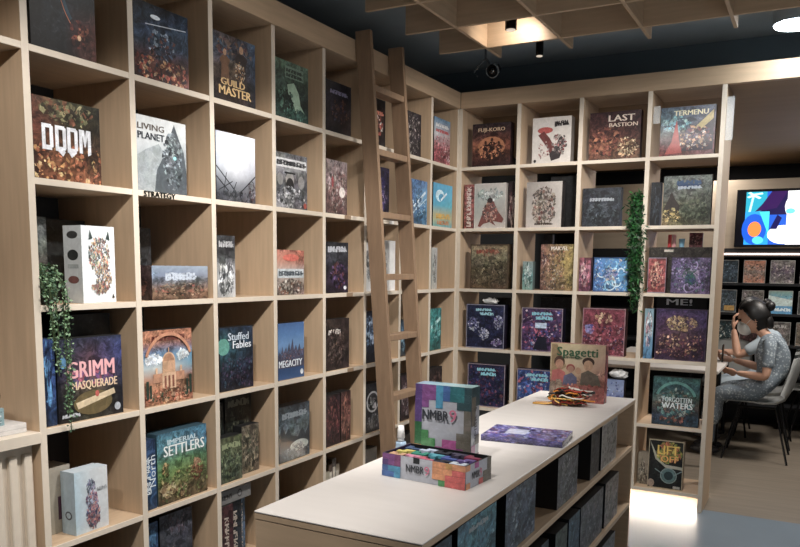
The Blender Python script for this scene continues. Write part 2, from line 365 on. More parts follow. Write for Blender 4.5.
# row 1
LG(0, 0, .036, .282, .26, 'black box with glowing planet edge', [('bg', [['#06080a', '#0c141c', '#080a0e'], ['#08090c', '#1a2836', '#1c2026'], ['#060608', '#20262e', '#6a2a1c'], ['#050506', '#141416', '#3a1c14']], .2), ('ring', 1.28, .9, .86, .012, 150, 222, '#e07a3c'), ('ring', 1.28, .9, .84, .05, 160, 215, '#2c5064'), ('blob', .74, .3, .16, .16, 22, .04, ['#8a3018', '#5a1c14', '#b8582c', '#301818']), ('e', .73, .26, .03, .035, '#ffc890')], d=.05)
LG(1, 0, .448, .717, .268, 'blue shrink-wrapped box with red creatures', [('bg', [['#141a22', '#1c2a3a'], ['#24384e', '#3c5470'], ['#2c4058', '#30465e'], ['#5a3024', '#6a3a2a'], ['#30201c', '#6c2c20']], .3), ('blob', .5, .5, .25, .2, 60, .05, ['#203044', '#7a4a3c', '#101820', '#9ab0c8', '#40566e']), ('s', 60, .05, .02, .95, .3, .06, ['#c8502c', '#8a2c1c', '#e0a060', '#243040', '#d0b08a']), ('l', .2, .72, .95, .8, .012, '#cfdcec'), ('e', .38, .84, .09, .03, '#e8f4ff')], wrap=True)  # pale streak and oval are wrap glare painted onto the cover
LG(2, 0, .849, 1.118, .268, 'brown and blue box with gold lettering and heroes', [('bg', [['#4a4650', '#5c4c48', '#3c5670'], ['#56647a', '#5a5454', '#34506e'], ['#5c4c46', '#6a5646', '#2c4058'], ['#3a2c28', '#4a3426', '#2a2c34'], ['#1c1a1c', '#33241c', '#1a1a20']], .3), ('blob', .5, .8, .4, .15, 40, .06, ['#7a3a34', '#4a6480', '#8a6a52', '#303848']), ('fig', .28, .28, .5, '#7a5438', '#c89a72'), ('fig', .66, .28, .62, '#3c3230', '#c0946c'), ('blob', .62, .5, .12, .15, 40, .03, ['#e0b878', '#a87a48', '#5a3c28', '#d8d0c0']), ('t', 'GUILD', .45, .3, .55, .1, '#e8c078'), ('t', 'MASTER', .5, .17, .74, .13, '#e8c078')])
LG(3, 0, 1.255, 1.509, .258, 'dark green box with pale beast', [('bg', [['#4c6a58', '#5f7f68'], ['#3a5648', '#2c4438'], ['#24382e', '#1c2c26'], ['#2c463c', '#24443a']], .3), ('r', .3, .72, .85, .92, '#6f8f7c'), ('t', '#6', .57, .85, .5, .07, '#2a3a30'), ('t', '#6', .57, .77, .5, .07, '#2a3a30'), ('p', [(.35, .6), (.55, .66), (.7, .5), (.75, .3), (.88, .18), (.6, .15), (.5, .35), (.38, .45)], '#9fc0a4'), ('blob', .3, .3, .25, .22, 50, .05, ['#121a18', '#22302a', '#0c1210', '#56806c']), ('blob', .6, .12, .35, .1, 40, .05, ['#3f7062', '#2a5248', '#5f9684'])])
LG(4, 0, 1.661, 1.891, .25, 'near-black box with purple lettering and faint figures', [('bg', [['#14141c', '#1a1822'], ['#262030', '#1c1c28'], ['#2c2026', '#3a2620'], ['#121016', '#1c1418']], .3), ('t', '#6', .5, .8, .7, .09, '#8a86a8'), ('blob', .55, .45, .35, .25, 70, .04, ['#5a3a34', '#2a2836', '#7a4a34', '#181620', '#44405a'])])
LG(5, 0, 2.05, 2.25, .25, 'dark box with white cross and red figures', [('bg', [['#18181c'], ['#3a2018'], ['#141216']], .3), ('t', '#6', .6, .7, .6, .1, '#c86a4a'), ('blob', .6, .45, .25, .2, 50, .06, ['#e8dcd0', '#b84a30', '#201818', '#5a2c20'])])
LG(6, 0, 2.484, 2.689, .252, 'dark box dotted with pale stars', [('bg', [['#2c282a', '#383034'], ['#3a3034', '#2a2428'], ['#48403f', '#221e20']], .3), ('blob', .5, .5, .48, .48, 110, .035, ['#d8cfc8', '#8a8080', '#54484a', '#b8a8a0', '#201c1e'])])
LG(7, 0, 2.871, 3.108, .28, 'blue-topped box with crowded red figures', [('bg', [['#4a7aa0', '#5a90b0'], ['#c8d0d4', '#b8a0a0'], ['#a84a50', '#9a3a44'], ['#8a3840', '#a04c50']], .25), ('t', '#6', .5, .84, .8, .09, '#e8e8e8'), ('t', '#6', .5, .72, .8, .08, '#c83a40'), ('s', 90, .03, .02, .97, .62, .05, ['#c84a58', '#e8d0d0', '#7a2430', '#3a2830', '#d88890'])])
# row 2
LG(0, 1, .027, .285, .256, 'fiery box with huge white block letters', [('bg', [['#5a3020', '#4a4a30', '#26241c'], ['#6a3018', '#3a3020', '#30281a'], ['#4a2410', '#7a4820', '#3a2414'], ['#3a1c10', '#a05a28', '#5a3418']], .35), ('blob', .5, .85, .38, .13, 70, .05, ['#6a6a48', '#3a3a28', '#2a2018', '#8a5030', '#a8a070']), ('s', 70, .0, .0, 1, .45, .06, ['#e0a050', '#8a4420', '#402010', '#f8d890', '#c86a2c', '#241008']), *BLOCKS])
LG(1, 1, .437, .693, .27, 'white and grey box of misty mountains', [('bg', [['#ccd0d0', '#c8cccc'], ['#c8cdce', '#bcc2c4'], ['#a8b0b4', '#8a949a'], ['#7e878c', '#4a5258'], ['#7a8084', '#3c4246']], .08), ('mtn', [(0, .45), (.2, .56), (.45, .66), (.6, .5), (.8, .6), (1, .5)], '#8f979a'), ('p', [(.35, 0), (.4, .3), (.55, .52), (.68, .8), (.76, .96), (.84, .8), (.95, .6), (1, .3), (1, 0)], '#4a5258'), ('blob', .72, .45, .2, .38, 90, .04, ['#2e343a', '#5a646a', '#78868c', '#23282c', '#90a0a4']), ('e', .76, .5, .03, .025, '#8ff0f4'), ('t', 'LIVING', .3, .86, .5, .08, '#5a5048'), ('t', 'PLANET', .3, .74, .5, .09, '#2a3038')])
LG(2, 1, .862, 1.110, .279, 'glaring white box with dark bridge trusses', [('bg', [['#b8c0d0', '#eef2fa', '#dfe4ee'], ['#ccd4e4', '#f6f8fd', '#e8ecf4'], ['#a8b0bc', '#e4e8f0', '#b8bcc8'], ['#5a5e66', '#80848c', '#6a6a70'], ['#2c2e34', '#3c3e44', '#4a3c3c']], .06), ('l', .0, .5, .5, .14, .02, '#24262c'), ('l', .0, .35, .45, .05, .02, '#24262c'), ('l', .45, .05, 1, .42, .02, '#2a2a30'), ('l', .05, .15, .4, .3, .015, '#24262c'), ('l', .15, .05, .25, .42, .015, '#24262c'), ('l', .35, .05, .5, .3, .015, '#24262c'), ('blob', .5, .06, .5, .1, 50, .05, ['#202228', '#3c4048', '#5a5c64']), ('blob', .9, .2, .08, .14, 30, .04, ['#5a3038', '#302830', '#a0a0a8'])])
LG(3, 1, 1.249, 1.498, .25, 'black and white portrait of bearded outlaws', [('bg', [['#5a5a5c', '#6a6a6c'], ['#a0a0a2', '#8a8a8c'], ['#3c3c3e', '#56565a'], ['#6a6a6e', '#808084'], ['#9a9a9e', '#3a3a3c']], .3), ('r', .02, .74, .97, .9, '#d8d8d8'), ('t', '#9', .5, .82, .9, .1, '#26262a'), ('e', .45, .52, .13, .14, '#9c9894'), ('e', .45, .43, .12, .13, '#2c2a2a'), ('r', .28, .63, .62, .66, '#2a2a2c'), ('e', .15, .52, .09, .11, '#8a8886'), ('e', .8, .5, .1, .12, '#94918e'), ('blob', .5, .2, .48, .2, 60, .06, ['#b8b8ba', '#4a4a4e', '#808084', '#d4d4d6', '#28282c']), ('e', .92, .08, .05, .05, '#a8341c')])
LG(4, 1, 1.660, 1.854, .268, 'mottled pinkish brown box with white figure', [('bg', [['#8a7a7c', '#a0908e'], ['#9a8280', '#7a6260'], ['#6a4a48', '#8a6a64'], ['#5a4440', '#40302e']], .25), ('blob', .5, .5, .45, .45, 90, .05, ['#b8a8a4', '#7a4a4a', '#4a3638', '#c8bcb8', '#98706a']), ('e', .75, .42, .14, .1, '#ddd4cc'), ('e', .3, .6, .05, .1, '#9a2c34')])
LG(5, 1, 2.11, 2.30, .29, 'deep purple box', [('bg', [['#2c2460', '#3c2c70'], ['#342c6c', '#241c48']], .2), ('blob', .5, .5, .4, .3, 30, .06, ['#5040a0', '#c0a8d0', '#181434'])], side='#241c48')
LG(6, 1, 2.557, 2.785, .266, 'blue box with white ice crystals', [('bg', [['#30609a', '#4a7ab0'], ['#2c5a90', '#5aa0cc'], ['#28507e', '#3a86b0'], ['#1e4468', '#2a6a8c']], .2), ('l', .05, .3, .9, .75, .06, '#dfeef8'), ('l', .1, .2, .7, .55, .04, '#b8d8ee'), ('l', .3, .3, .95, .6, .03, '#c8e4f4'), ('blob', .5, .45, .4, .25, 50, .05, ['#8fc0e0', '#2a6090', '#d8ecf8', '#1c4468'])])
LG(7, 1, 2.871, 3.159, .275, 'bright cyan box with yellow lettering', [('bg', [['#1c9cc8', '#22a8d4'], ['#1a96c4', '#34b4da'], ['#28a4c8', '#3cb4c8'], ['#c8b87a', '#b8b080'], ['#5aa8a8', '#4aa0b0']], .12), ('e', .35, .72, .22, .14, '#cfeefa'), ('e', .42, .68, .14, .09, '#1c98c6'), ('l', .4, .62, .7, .8, .05, '#e6f6fc'), ('t', '#4', .5, .25, .7, .14, '#d8a828'), ('t', '#4', .5, .1, .6, .1, '#c87a30')])
# lettering on a shelf edge
SEED[0] += 1; a = Art(.19, .027, lambda x, z, L: (-L, x, z), 3)
V_, P_ = text_polys('STRATEGY')
bm = bmesh.new()
for q_ in (0, .0013, .0026):
    vv = [bm.verts.new((.0022+q_*.1, .452+q_+(x+.5)*.155, 1.6895+(z+.5)*.021)) for x, z in V_]
    for p in P_:
        try: bm.faces.new([vv[i] for i in p])
        except ValueError: pass
bmesh.ops.solidify(bm, geom=bm.faces[:], thickness=.002)
tag(obj('lettering', bm, mat('black_lettering', '#101010', .5)), 'black raised capital letters on shelf edge beneath the misty mountain box', 'lettering')
# row 3
LG(0, 2, .192, .330, .262, 'white box with owl-shaped mosaic of tiny pictures', [('bg', [['#dfe6ea', '#e8eef0'], ['#e4eaec', '#eceff0']], .02), ('blob', .52, .62, .33, .24, 240, .03, ['#3a4a44', '#b87a3c', '#2c3c50', '#7a8a6c', '#c0563a', '#e0d0a0', '#182020']), ('blob', .62, .32, .25, .18, 130, .03, ['#6a3a2c', '#b87a3c', '#2c3c50', '#a08a5c', '#c8a070', '#24282c']), ('blob', .5, .2, .26, .08, 60, .03, ['#c8a070', '#46504c', '#a84a38']), ('p', [(.2, .82), (.24, .95), (.32, .84)], '#3a4844'), ('p', [(.72, .84), (.8, .95), (.84, .82)], '#3a4844'), ('p', [(.86, .06), (.94, .06), (.9, .12)], '#30302c')],
   left=[('bg', [['#ccd2d4'], ['#c4caca']], .03), ('e', .5, .88, .3, .05, '#3c3c3c'), ('e', .5, .62, .3, .07, '#2c3030'), ('e', .5, .3, .3, .05, '#7a4a44'), ('r', .2, .45, .8, .5, '#a8b0b0')], side='#dfe4e6', d=.09)
LG(0, 2, .0, .165, .29, 'grey photo-printed box behind the trailing plant', [('bg', [['#4c5250', '#6a706c'], ['#7a807c', '#5a605c'], ['#6a5048', '#50443e'], ['#7a7a74', '#5c625e']], .15), ('blob', .4, .35, .35, .2, 50, .06, ['#3c3430', '#8a4a3c', '#7a8078', '#2a2c2a'])], s=.16, d=.1, side='#3c403e')
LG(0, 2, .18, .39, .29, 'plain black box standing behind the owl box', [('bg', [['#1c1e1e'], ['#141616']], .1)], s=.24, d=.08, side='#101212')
LG(1, 2, .50, .8, .13, 'low box with towers skyline above sandy ground', [('bg', [['#8494a8', '#98a8b8'], ['#7484a0', '#8a94a8'], ['#6a6a70', '#76706c'], ['#8a6c50', '#7c5a40'], ['#4c3828', '#584030']], .1), ('t', '#9', .5, .68, .55, .26, '#c8d4e4'), ('blob', .5, .3, .48, .2, 80, .035, ['#4a4038', '#8a6c50', '#2c2622', '#b89878', '#a04c38'])], left=[('bg', [['#4a3a3c'], ['#3a2c2c']], .2), ('blob', .5, .4, .4, .3, 20, .15, ['#7a4a3c', '#241c1c'])], side='#4a3a38', d=.2)
LG(1, 2, .46, .72, .28, 'upright charcoal box with silver lettering', [('bg', [['#2a2c30', '#34363a'], ['#202226', '#2c2e32']], .15), ('t', 'ILE', .25, .82, .7, .12, '#a8a8aa'), ('blob', .5, .4, .4, .3, 30, .08, ['#3a3c40', '#16181a'])], s=.25, d=.06)
LG(2, 2, .857, .969, .258, 'narrow black and white box with stone statue', [('bg', [['#3a3a3c', '#48484a'], ['#303032', '#3c3c3e'], ['#b0b2b4', '#c4c6c8'], ['#8c8e90', '#c8caca']], .15), ('t', '#6', .5, .86, .8, .12, '#b8b8ba'), ('blob', .5, .3, .42, .28, 70, .08, ['#e8eaea', '#7a7c7e', '#36383a', '#b8babc', '#505254'])], d=.12)
LG(3, 2, 1.258, 1.469, .209, 'small box with orange sky and white title band', [('bg', [['#c07058', '#b05a40'], ['#c88a70', '#a86048'], ['#c0b0a4', '#b8b0a8'], ['#8a7a70', '#a08c7c'], ['#6a5a50', '#80706a']], .2), ('r', .02, .38, .98, .58, '#c8d0d4'), ('t', '#9', .5, .48, .9, .12, '#4a545c'), ('blob', .5, .18, .48, .18, 60, .06, ['#c8c0b4', '#5a4a40', '#8a5a44', '#3c3430']), ('e', .5, .83, .3, .08, '#d4563c')])
LG(4, 2, 1.659, 1.866, .26, 'dark box with white lettering and purple glow', [('bg', [['#16181c', '#1e2026'], ['#3c4048', '#30323a'], ['#1c1c26', '#241c30'], ['#2c2030', '#3a2440'], ['#14101a', '#1c1424']], .25), ('t', '#7', .5, .86, .85, .13, '#b8bcc4'), ('blob', .55, .35, .35, .25, 60, .06, ['#3c2c5a', '#6a4a7a', '#201828', '#804038', '#101018']), ('e', .85, .1, .07, .04, '#dfe0e8')])
LG(5, 2, 2.03, 2.13, .27, 'first white box with dark picture beside the ladder', [('bg', [['#c8c8c6'], ['#d8d8d6']], .03), ('blob', .5, .55, .3, .3, 30, .1, ['#4a4a4c', '#8a8a8a'])], side='#cfcfcf')
LG(5, 2, 2.18, 2.38, .288, 'plain white box seen between ladder rails', [('bg', [['#d8d8d6'], ['#e0e0de']], .02), ('blob', .3, .5, .2, .25, 20, .08, ['#9a9a9a', '#c0c0c0'])], side='#dcdcda')
LG(7, 2, 2.871, 2.945, .265, 'slim pale box with small print', [('bg', [['#b8b8b4'], ['#a8aca8'], ['#c0bcb4']], .1), ('blob', .5, .5, .35, .35, 40, .1, ['#6a7070', '#e0e0dc', '#8a7a6c'])], d=.15, side='#b0b0ac')
# row 4
LG(0, 3, .075, .345, .283, 'dark blue box with glowing pink lettering, scroll', [('bg', [['#242a3e', '#2a2c44', '#202848'], ['#1c2c48', '#4a3440', '#2c3a78'], ['#1c2440', '#5a3848', '#283058'], ['#20202c', '#5a4a38', '#1c2034'], ['#141420', '#3c3a28', '#141620'], ['#101018', '#302e24', '#101018']], .2), ('blob', .5, .5, .4, .1, 40, .05, ['#7a4a8a', '#30406a', '#b04a6a']), ('e', .52, .2, .3, .15, '#6a5a34'), ('t', 'GRIMM', .5, .62, .72, .2, '#e8a4a8'), ('t', 'MASQUERADE', .55, .42, .7, .12, '#e8c8a0'), ('p', [(.25, .22), (.85, .34), (.87, .27), (.28, .14)], '#d8c098'), ('e', .58, .3, .03, .04, '#b83a28'), ('e', .9, .1, .05, .05, '#a8b0b8'), ('t', '#5', .17, .08, .26, .05, '#c8ccd4'), ('e', .08, .72, .05, .07, '#4a90c0')])
LG(0, 3, .01, .068, .29, 'slim glowing blue box spine', [('bg', [['#123a78', '#1c5aa8'], ['#10284c', '#1a4a8c'], ['#101c34', '#183a64']], .2), ('blob', .5, .6, .3, .35, 20, .15, ['#4aa0e0', '#0c1c38'])], side='#10203c', d=.06)
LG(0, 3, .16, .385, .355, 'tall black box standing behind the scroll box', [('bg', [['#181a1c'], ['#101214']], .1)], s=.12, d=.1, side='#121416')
LG(1, 3, .444, .699, .286, 'orange box of a domed palace under blue sky', [('bg', [['#a86a48', '#b8744c', '#a86444'], ['#b06a44', '#8a5a44', '#b06c48'], ['#3a80b0', '#4a8cb8', '#4488b0'], ['#b8c8cc', '#c8ccc8', '#6a9cb4'], ['#b87850', '#b08058', '#a86c4c'], ['#a0603c', '#b87c54', '#8c5438'], ['#7a4c34', '#a8744c', '#7a4830']], .12), ('t', '#8', .5, .89, .66, .09, '#6a2c20'), ('blob', .2, .6, .15, .05, 26, .06, ['#e8eef0', '#d0dce4', '#f0f4f4']), ('blob', .8, .64, .13, .05, 24, .06, ['#e8eef0', '#d0dce4']), ('e', .5, .58, .13, .12, '#b07c58'), ('ring', .5, .58, .13, .02, 0, 180, '#d8ac84'), ('r', .37, .42, .63, .58, '#c89870'), ('r', .18, .3, .82, .42, '#b8805c'), ('l', .25, .42, .25, .5, .04, '#d8ac84'), ('l', .75, .42, .75, .5, .04, '#d8ac84'), ('l', .5, .7, .5, .76, .02, '#c89870'), ('r', .36, .2, .64, .42, '#d8ac84'), ('r', .40, .22, .44, .38, '#8a4c34'), ('r', .48, .22, .52, .38, '#8a4c34'), ('r', .56, .22, .60, .38, '#8a4c34'), ('blob', .5, .12, .46, .1, 60, .04, ['#d8a880', '#8a4c34', '#38503c', '#c86a40']), ('l', .06, .1, .06, .34, .05, '#2c4034'), ('l', .12, .1, .12, .28, .04, '#2c4034'), ('l', .94, .1, .94, .36, .05, '#2c4034'), ('l', .87, .1, .87, .3, .04, '#2c4034'), ('ring', .5, .52, .5, .05, 20, 160, '#c8845c')])
LG(2, 3, .864, 1.079, .272, 'midnight blue box with white storybook lettering', [('bg', [['#1a2a3e', '#24344a'], ['#2a5a64', '#1c2c44'], ['#20404c', '#1a2438'], ['#181e2c', '#241e34'], ['#10141e', '#181a28']], .2), ('e', .1, .7, .18, .13, '#58a090'), ('t', 'Stuffed', .55, .85, .62, .12, '#c8d4e0'), ('t', 'Fables', .65, .72, .55, .12, '#e8eef4'), ('s', 70, .05, .05, .95, .5, .05, ['#2c3450', '#4a3c5a', '#10141c', '#3c5a70', '#58405a', '#26304a'])])
LG(3, 3, 1.26, 1.466, .268, 'blue box with spired city skyline', [('bg', [['#2c5a94', '#30609c'], ['#3a74b0', '#3e78b4'], ['#5a8cc0', '#6090c0'], ['#3a5a88', '#40608c'], ['#1c4070', '#204878'], ['#1c5088', '#1c4c80']], .05), ('mtn', [(0, .42, .2), (.06, .5), (.1, .44), (.16, .6), (.2, .46), (.3, .58), (.34, .48), (.42, .66), (.46, .5), (.55, .72), (.6, .5), (.68, .6), (.74, .48), (.82, .62), (.88, .46), (1, .54)], '#4a4a60'), ('s', 50, .05, .3, .95, .5, .04, ['#7a5a5c', '#2c3450', '#a06a58', '#54607c']), ('t', 'MEGACITY', .46, .28, .88, .12, '#e4ecf4'), ('e', .9, .1, .06, .05, '#e0e8ee')])
LG(4, 3, 1.658, 1.878, .265, 'smoky brown box with white title', [('bg', [['#3a2c28', '#2c2220'], ['#2c2420', '#3a2c28'], ['#3c302c', '#2a201e'], ['#241c1a', '#34282a']], .25), ('t', '#5', .35, .75, .5, .11, '#d8d0c8'), ('blob', .45, .45, .4, .4, 80, .05, ['#5a4a44', '#1c1614', '#7a645a', '#44302c'])])
LG(5, 3, 2.03, 2.16, .29, 'dark blue figure box left of the ladder', [('bg', [['#20283a'], ['#30405c'], ['#1a2030'], ['#14161c']], .2), ('blob', .5, .6, .4, .3, 40, .1, ['#6a90b8', '#1c2434', '#a8c0d8'])])
LG(6, 3, 2.46, 2.62, .22, 'small blue and grey box', [('bg', [['#34404c'], ['#4a7a94'], ['#3c3430']], .2), ('blob', .4, .4, .4, .3, 30, .1, ['#8ab0c4', '#2c3038'])])
LG(7, 3, 2.856, 3.021, .273, 'teal box with pale lettering', [('bg', [['#2c7a78', '#34908c'], ['#3c9c98', '#2c8480'], ['#1c5c5a', '#205450']], .15), ('l', .1, .55, .9, .75, .08, '#b8e4e0'), ('blob', .5, .45, .4, .2, 30, .08, ['#9ad4d0', '#1c4c4c', '#54b0ac'])])
# row 5
LG(0, 4, .123, .262, .222, 'white box with purple armoured figure, standing askew', [('bg', [['#b4ccd8', '#ccd4d8', '#d4d8da'], ['#a8c4d2', '#c4ccd2', '#d0d4d6'], ['#b0c8d4', '#c8ced2', '#ccd0d2']], .03), ('blob', .48, .72, .12, .12, 50, .035, ['#4a5a78', '#6a5a80', '#2c3850', '#9aa8c0']), ('blob', .5, .5, .17, .16, 70, .04, ['#6a4a70', '#8a4a5c', '#3c3450', '#b06a70', '#a8b0c8']), ('blob', .52, .25, .2, .2, 80, .045, ['#b06468', '#5a4a70', '#d08a84', '#3c4060', '#884a60']), ('t', '#4', .8, .66, .3, .06, '#a8acb0')],
   left=[('bg', [['#a8bcc8'], ['#98b0be']], .03), ('e', .5, .3, .25, .07, '#4a4e58'), ('e', .5, .3, .16, .045, '#a0b4c0')], side='#b8c4cc', d=.07)
LG(0, 4, .03, .17, .235, 'beige box leaning behind the armoured-figure box', [('bg', [['#a49c8c'], ['#98907e']], .04), ('r', .62, .2, .9, .55, '#4a2c3c')], s=.10, d=.12, side='#9a917f')
LG(1, 4, .50, .772, .284, 'green and blue box with cartoon village and white title', [('bg', [['#2c5a70', '#3a7a94', '#2c6a8c'], ['#4a8aa0', '#5a94a4', '#3a7c9c'], ['#4a7a54', '#5c8450', '#4a7a58'], ['#587a3c', '#6c8444', '#5a7040'], ['#6a6038', '#7a6c40', '#645a38'], ['#3c3428', '#54462c', '#4a3c28']], .12), ('t', 'IMPERIAL', .5, .86, .6, .07, '#c8dce4'), ('t', 'SETTLERS', .53, .74, .82, .15, '#eef2f0'), ('blob', .78, .36, .12, .12, 40, .05, ['#8a3a24', '#a04c30', '#5a2418']), ('blob', .78, .48, .06, .05, 14, .04, ['#c88a64', '#e0b088']), ('blob', .2, .2, .14, .1, 40, .05, ['#c8b07c', '#8a7048', '#e0d0a0']), ('blob', .46, .15, .1, .07, 26, .045, ['#b89464', '#6a4c30', '#d8c08c']), ('blob', .14, .5, .05, .08, 20, .04, ['#c8a464', '#6a5430']), ('s', 60, .03, .02, .97, .45, .04, ['#86944c', '#4a5a30', '#b8a468', '#5a3c24', '#94a85c'])], side='#2c4a58', d=.08)
LG(1, 4, .432, .492, .272, 'blue box spine with white vertical lettering', [('bg', [['#1c3c64'], ['#2a5a8c'], ['#1c3c60']], .1), ('t', '#7', .32, .5, .55, .5, '#d8e4ec', PI/2), ('t', 'North', .7, .55, .45, .5, '#d8e4ec', PI/2)], side='#1c3450', d=.1)
LG(2, 4, .99, 1.17, .36, 'tall black box with grey lettering', [('bg', [['#161816', '#1e201c'], ['#20221c', '#181a16'], ['#1c1e1c', '#141412']], .15), ('t', '#5', .5, .88, .8, .1, '#6c6c5c'), ('blob', .5, .6, .4, .2, 40, .06, ['#3c4034', '#242620', '#585a48'])], s=.11, d=.07)
LG(2, 4, .84, .98, .33, 'black spined box behind the small green ones', [('bg', [['#181c1a'], ['#242a26']], .2), ('blob', .5, .7, .4, .2, 30, .08, ['#3c463c', '#1a1e1a'])], s=.11, d=.07)
LG(2, 4, .85, .995, .2, 'small square green box of tangled foliage', [('bg', [['#50583c', '#5c6444'], ['#48523c', '#586044'], ['#3c4838', '#485040']], .2), ('t', '#5', .5, .8, .8, .14, '#98a478'), ('blob', .5, .4, .46, .36, 110, .05, ['#6a7c54', '#38443a', '#8c9870', '#2a342c', '#546850'])], d=.06)
LG(2, 4, 1.03, 1.15, .22, 'small mottled beige and green box', [('bg', [['#6a6050'], ['#5a5444'], ['#645c4c']], .2), ('blob', .5, .5, .45, .45, 80, .07, ['#8c806a', '#46503c', '#2c2c24', '#a8987c'])], s=.05, d=.05)
LG(3, 4, 1.262, 1.51, .271, 'shrink-wrapped grey snowy forest box', [('bg', [['#28303a', '#2c343e'], ['#4a5a64', '#5a6a74'], ['#6a7c80', '#586a70'], ['#36424a', '#485860'], ['#20282e', '#3c4a52']], .15), ('t', '#9', .5, .82, .8, .12, '#98a4ac'), ('mtn', [(0, .5, .2), (.1, .66), (.2, .5), (.3, .6), (.4, .45), (.6, .4), (.75, .55), (.85, .42), (1, .62)], '#2c3840'), ('e', .65, .24, .3, .1, '#b8c4c0'), ('blob', .5, .15, .45, .12, 40, .05, ['#4a5a64', '#86949a', '#242c34'])], wrap=True)
LG(4, 4, 1.657, 1.79, .272, 'dark red box with thorny figure', [('bg', [['#241c20'], ['#4a2428'], ['#2c1a1e']], .3), ('blob', .5, .5, .45, .45, 80, .07, ['#6a2c30', '#1c1618', '#8a5048', '#3c3034'])])
LG(4, 4, 1.80, 1.895, .272, 'reddish brown box with faded figures', [('bg', [['#4a2c28'], ['#6a3c34'], ['#3c2420']], .3), ('blob', .5, .5, .45, .45, 60, .09, ['#8a4a3c', '#2c1c1a', '#a8705c'])])
LG(5, 4, 2.047, 2.216, .28, 'black box with white round skull emblem', [('bg', [['#242426', '#2c2c2e'], ['#1c1c1e', '#2a2a2c']], .15), ('e', .5, .62, .4, .22, '#a8a8a8'), ('e', .5, .62, .34, .18, '#3c3c3e'), ('blob', .5, .6, .25, .14, 40, .07, ['#c0c0c0', '#505052', '#1c1c1e']), ('blob', .5, .2, .4, .14, 40, .07, ['#7c7c7e', '#3c3c3e'])])
LG(6, 4, 2.47, 2.66, .28, 'maroon and grey box behind ladder rail', [('bg', [['#3c2c30'], ['#5a4448'], ['#2c2024']], .2), ('blob', .5, .5, .45, .4, 60, .07, ['#9a7a7c', '#6a3c44', '#2c2024', '#b8a8a8'])])
LG(7, 4, 2.86, 3.05, .28, 'dark brown box with scattered pale figures', [('bg', [['#302420'], ['#44302c'], ['#241a18']], .2), ('blob', .5, .5, .45, .4, 50, .07, ['#8a6a5c', '#5a3c34', '#1c1412'])])
# row 6
LG(0, 5, .05, .26, .3, 'black box with red top corner', [('bg', [['#7a2a24', '#5a1c1c'], ['#1c1416', '#141214']], .2)])
LG(1, 5, .44, .53, .33, 'blue spine box', [('bg', [['#1c4a78'], ['#16304a']], .2), ('blob', .5, .8, .4, .15, 10, .1, ['#4a90c0'])], s=.06)
LG(1, 5, .54, .72, .34, 'dark grey box of mottled rock', [('bg', [['#3c3e48', '#4a4c58'], ['#26262c', '#2c2c34']], .25), ('blob', .5, .85, .4, .1, 40, .06, ['#5c5e6c', '#24242a', '#70606c'])], s=.06)
for n_, (a_, b2, h_, c_, tx) in enumerate([(.845, .93, .30, ['#4a1c20', '#3a1418'], '#8'), (.935, 1.02, .30, ['#20242a', '#2c3038'], '#7'), (1.03, 1.08, .31, ['#5a7890', '#48607a'], '#9')]):
    LG(2, 5, a_, b2, h_, ['dark red spine with vertical lettering', 'charcoal spine with vertical lettering', 'grey blue spine with vertical lettering'][n_], [('bg', [[c_[0]], [c_[1]]], .1), ('t', tx, .5, .45, .75, .38, '#c8b8a8', -PI/2)], s=.02+.03*n_, d=.25)
g = game('grey box with ring emblem lying on spine boxes, left wall bottom row, third bay', .215, .06, .25, (-.03, .955, .111+.302), PI/2, [('bg', [['#8a8886'], ['#787674']], .05), ('e', .65, .5, .07, .3, '#3c3a38'), ('e', .65, .5, .05, .2, '#8a8886'), ('t', '#4', .25, .5, .3, .4, '#4a4846')], side='#8c8a86')
for n_ in range(5):
    y_ = 1.66+n_*.048
    LG(4, 5, y_, y_+.04, [.27, .25, .28, .3, .26][n_], ['tan', 'cream', 'brown', 'grey', 'ivory'][n_]+' narrow box among five standing together', [('bg', [[['#8a7458', '#b0a890', '#5a4434', '#7a7670', '#a89c84'][n_]], ['#3a3028']], .1), ('r', .2, .6, .8, .85, '#d0c8b8')], s=.05+.01*n_, d=.2, side='#5a4c3c')
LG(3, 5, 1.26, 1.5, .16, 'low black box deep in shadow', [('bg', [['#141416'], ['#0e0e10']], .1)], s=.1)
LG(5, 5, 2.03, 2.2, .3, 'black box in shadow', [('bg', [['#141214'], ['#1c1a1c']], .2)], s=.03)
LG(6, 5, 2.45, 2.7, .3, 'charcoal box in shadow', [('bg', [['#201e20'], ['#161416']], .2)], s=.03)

# ------------------------------------------------------------------ games on the back shelving
def supers(c0, c1, pal, eng=None):
    return [('bg', [[c0, c1], [c1, c0], [c0, c1]], .25), ('s', 90, .04, .04, .96, .95, .06, pal), ('blob', .5, .42, .2, .2, 40, .05, pal[:3]), ('t', '#7', .5, .87, .5, .08, '#8ad8e8'), ('t', '#5', .55, .77, .4, .09, '#8ad8e8'), ('frame', .02, '#9a8a94')]
BG(0, 0, .09, .355, .277, 'dark red-brown box with gold lettering and warriors', [('bg', [['#2c2024', '#30242a'], ['#4a2c28', '#4c2a26'], ['#8a4c2c', '#7a3c24'], ['#5a2c1c', '#4a2418'], ['#24161a', '#20141a']], .25), ('t', 'FUJI-KORO', .5, .84, .7, .11, '#d8b890'), ('e', .5, .45, .36, .24, '#b06a38'), ('fig', .35, .18, .42, '#2c1a16', '#40241c'), ('fig', .52, .2, .46, '#24140f', '#3c2018'), ('fig', .7, .18, .4, '#34201a', '#44281e'), ('blob', .5, .35, .4, .2, 60, .04, ['#d88a4c', '#3c2018', '#8a4c2c', '#24141a'])],
   right=[('bg', [['#201618'], ['#2c1c1e']], .1)], side='#21181b')
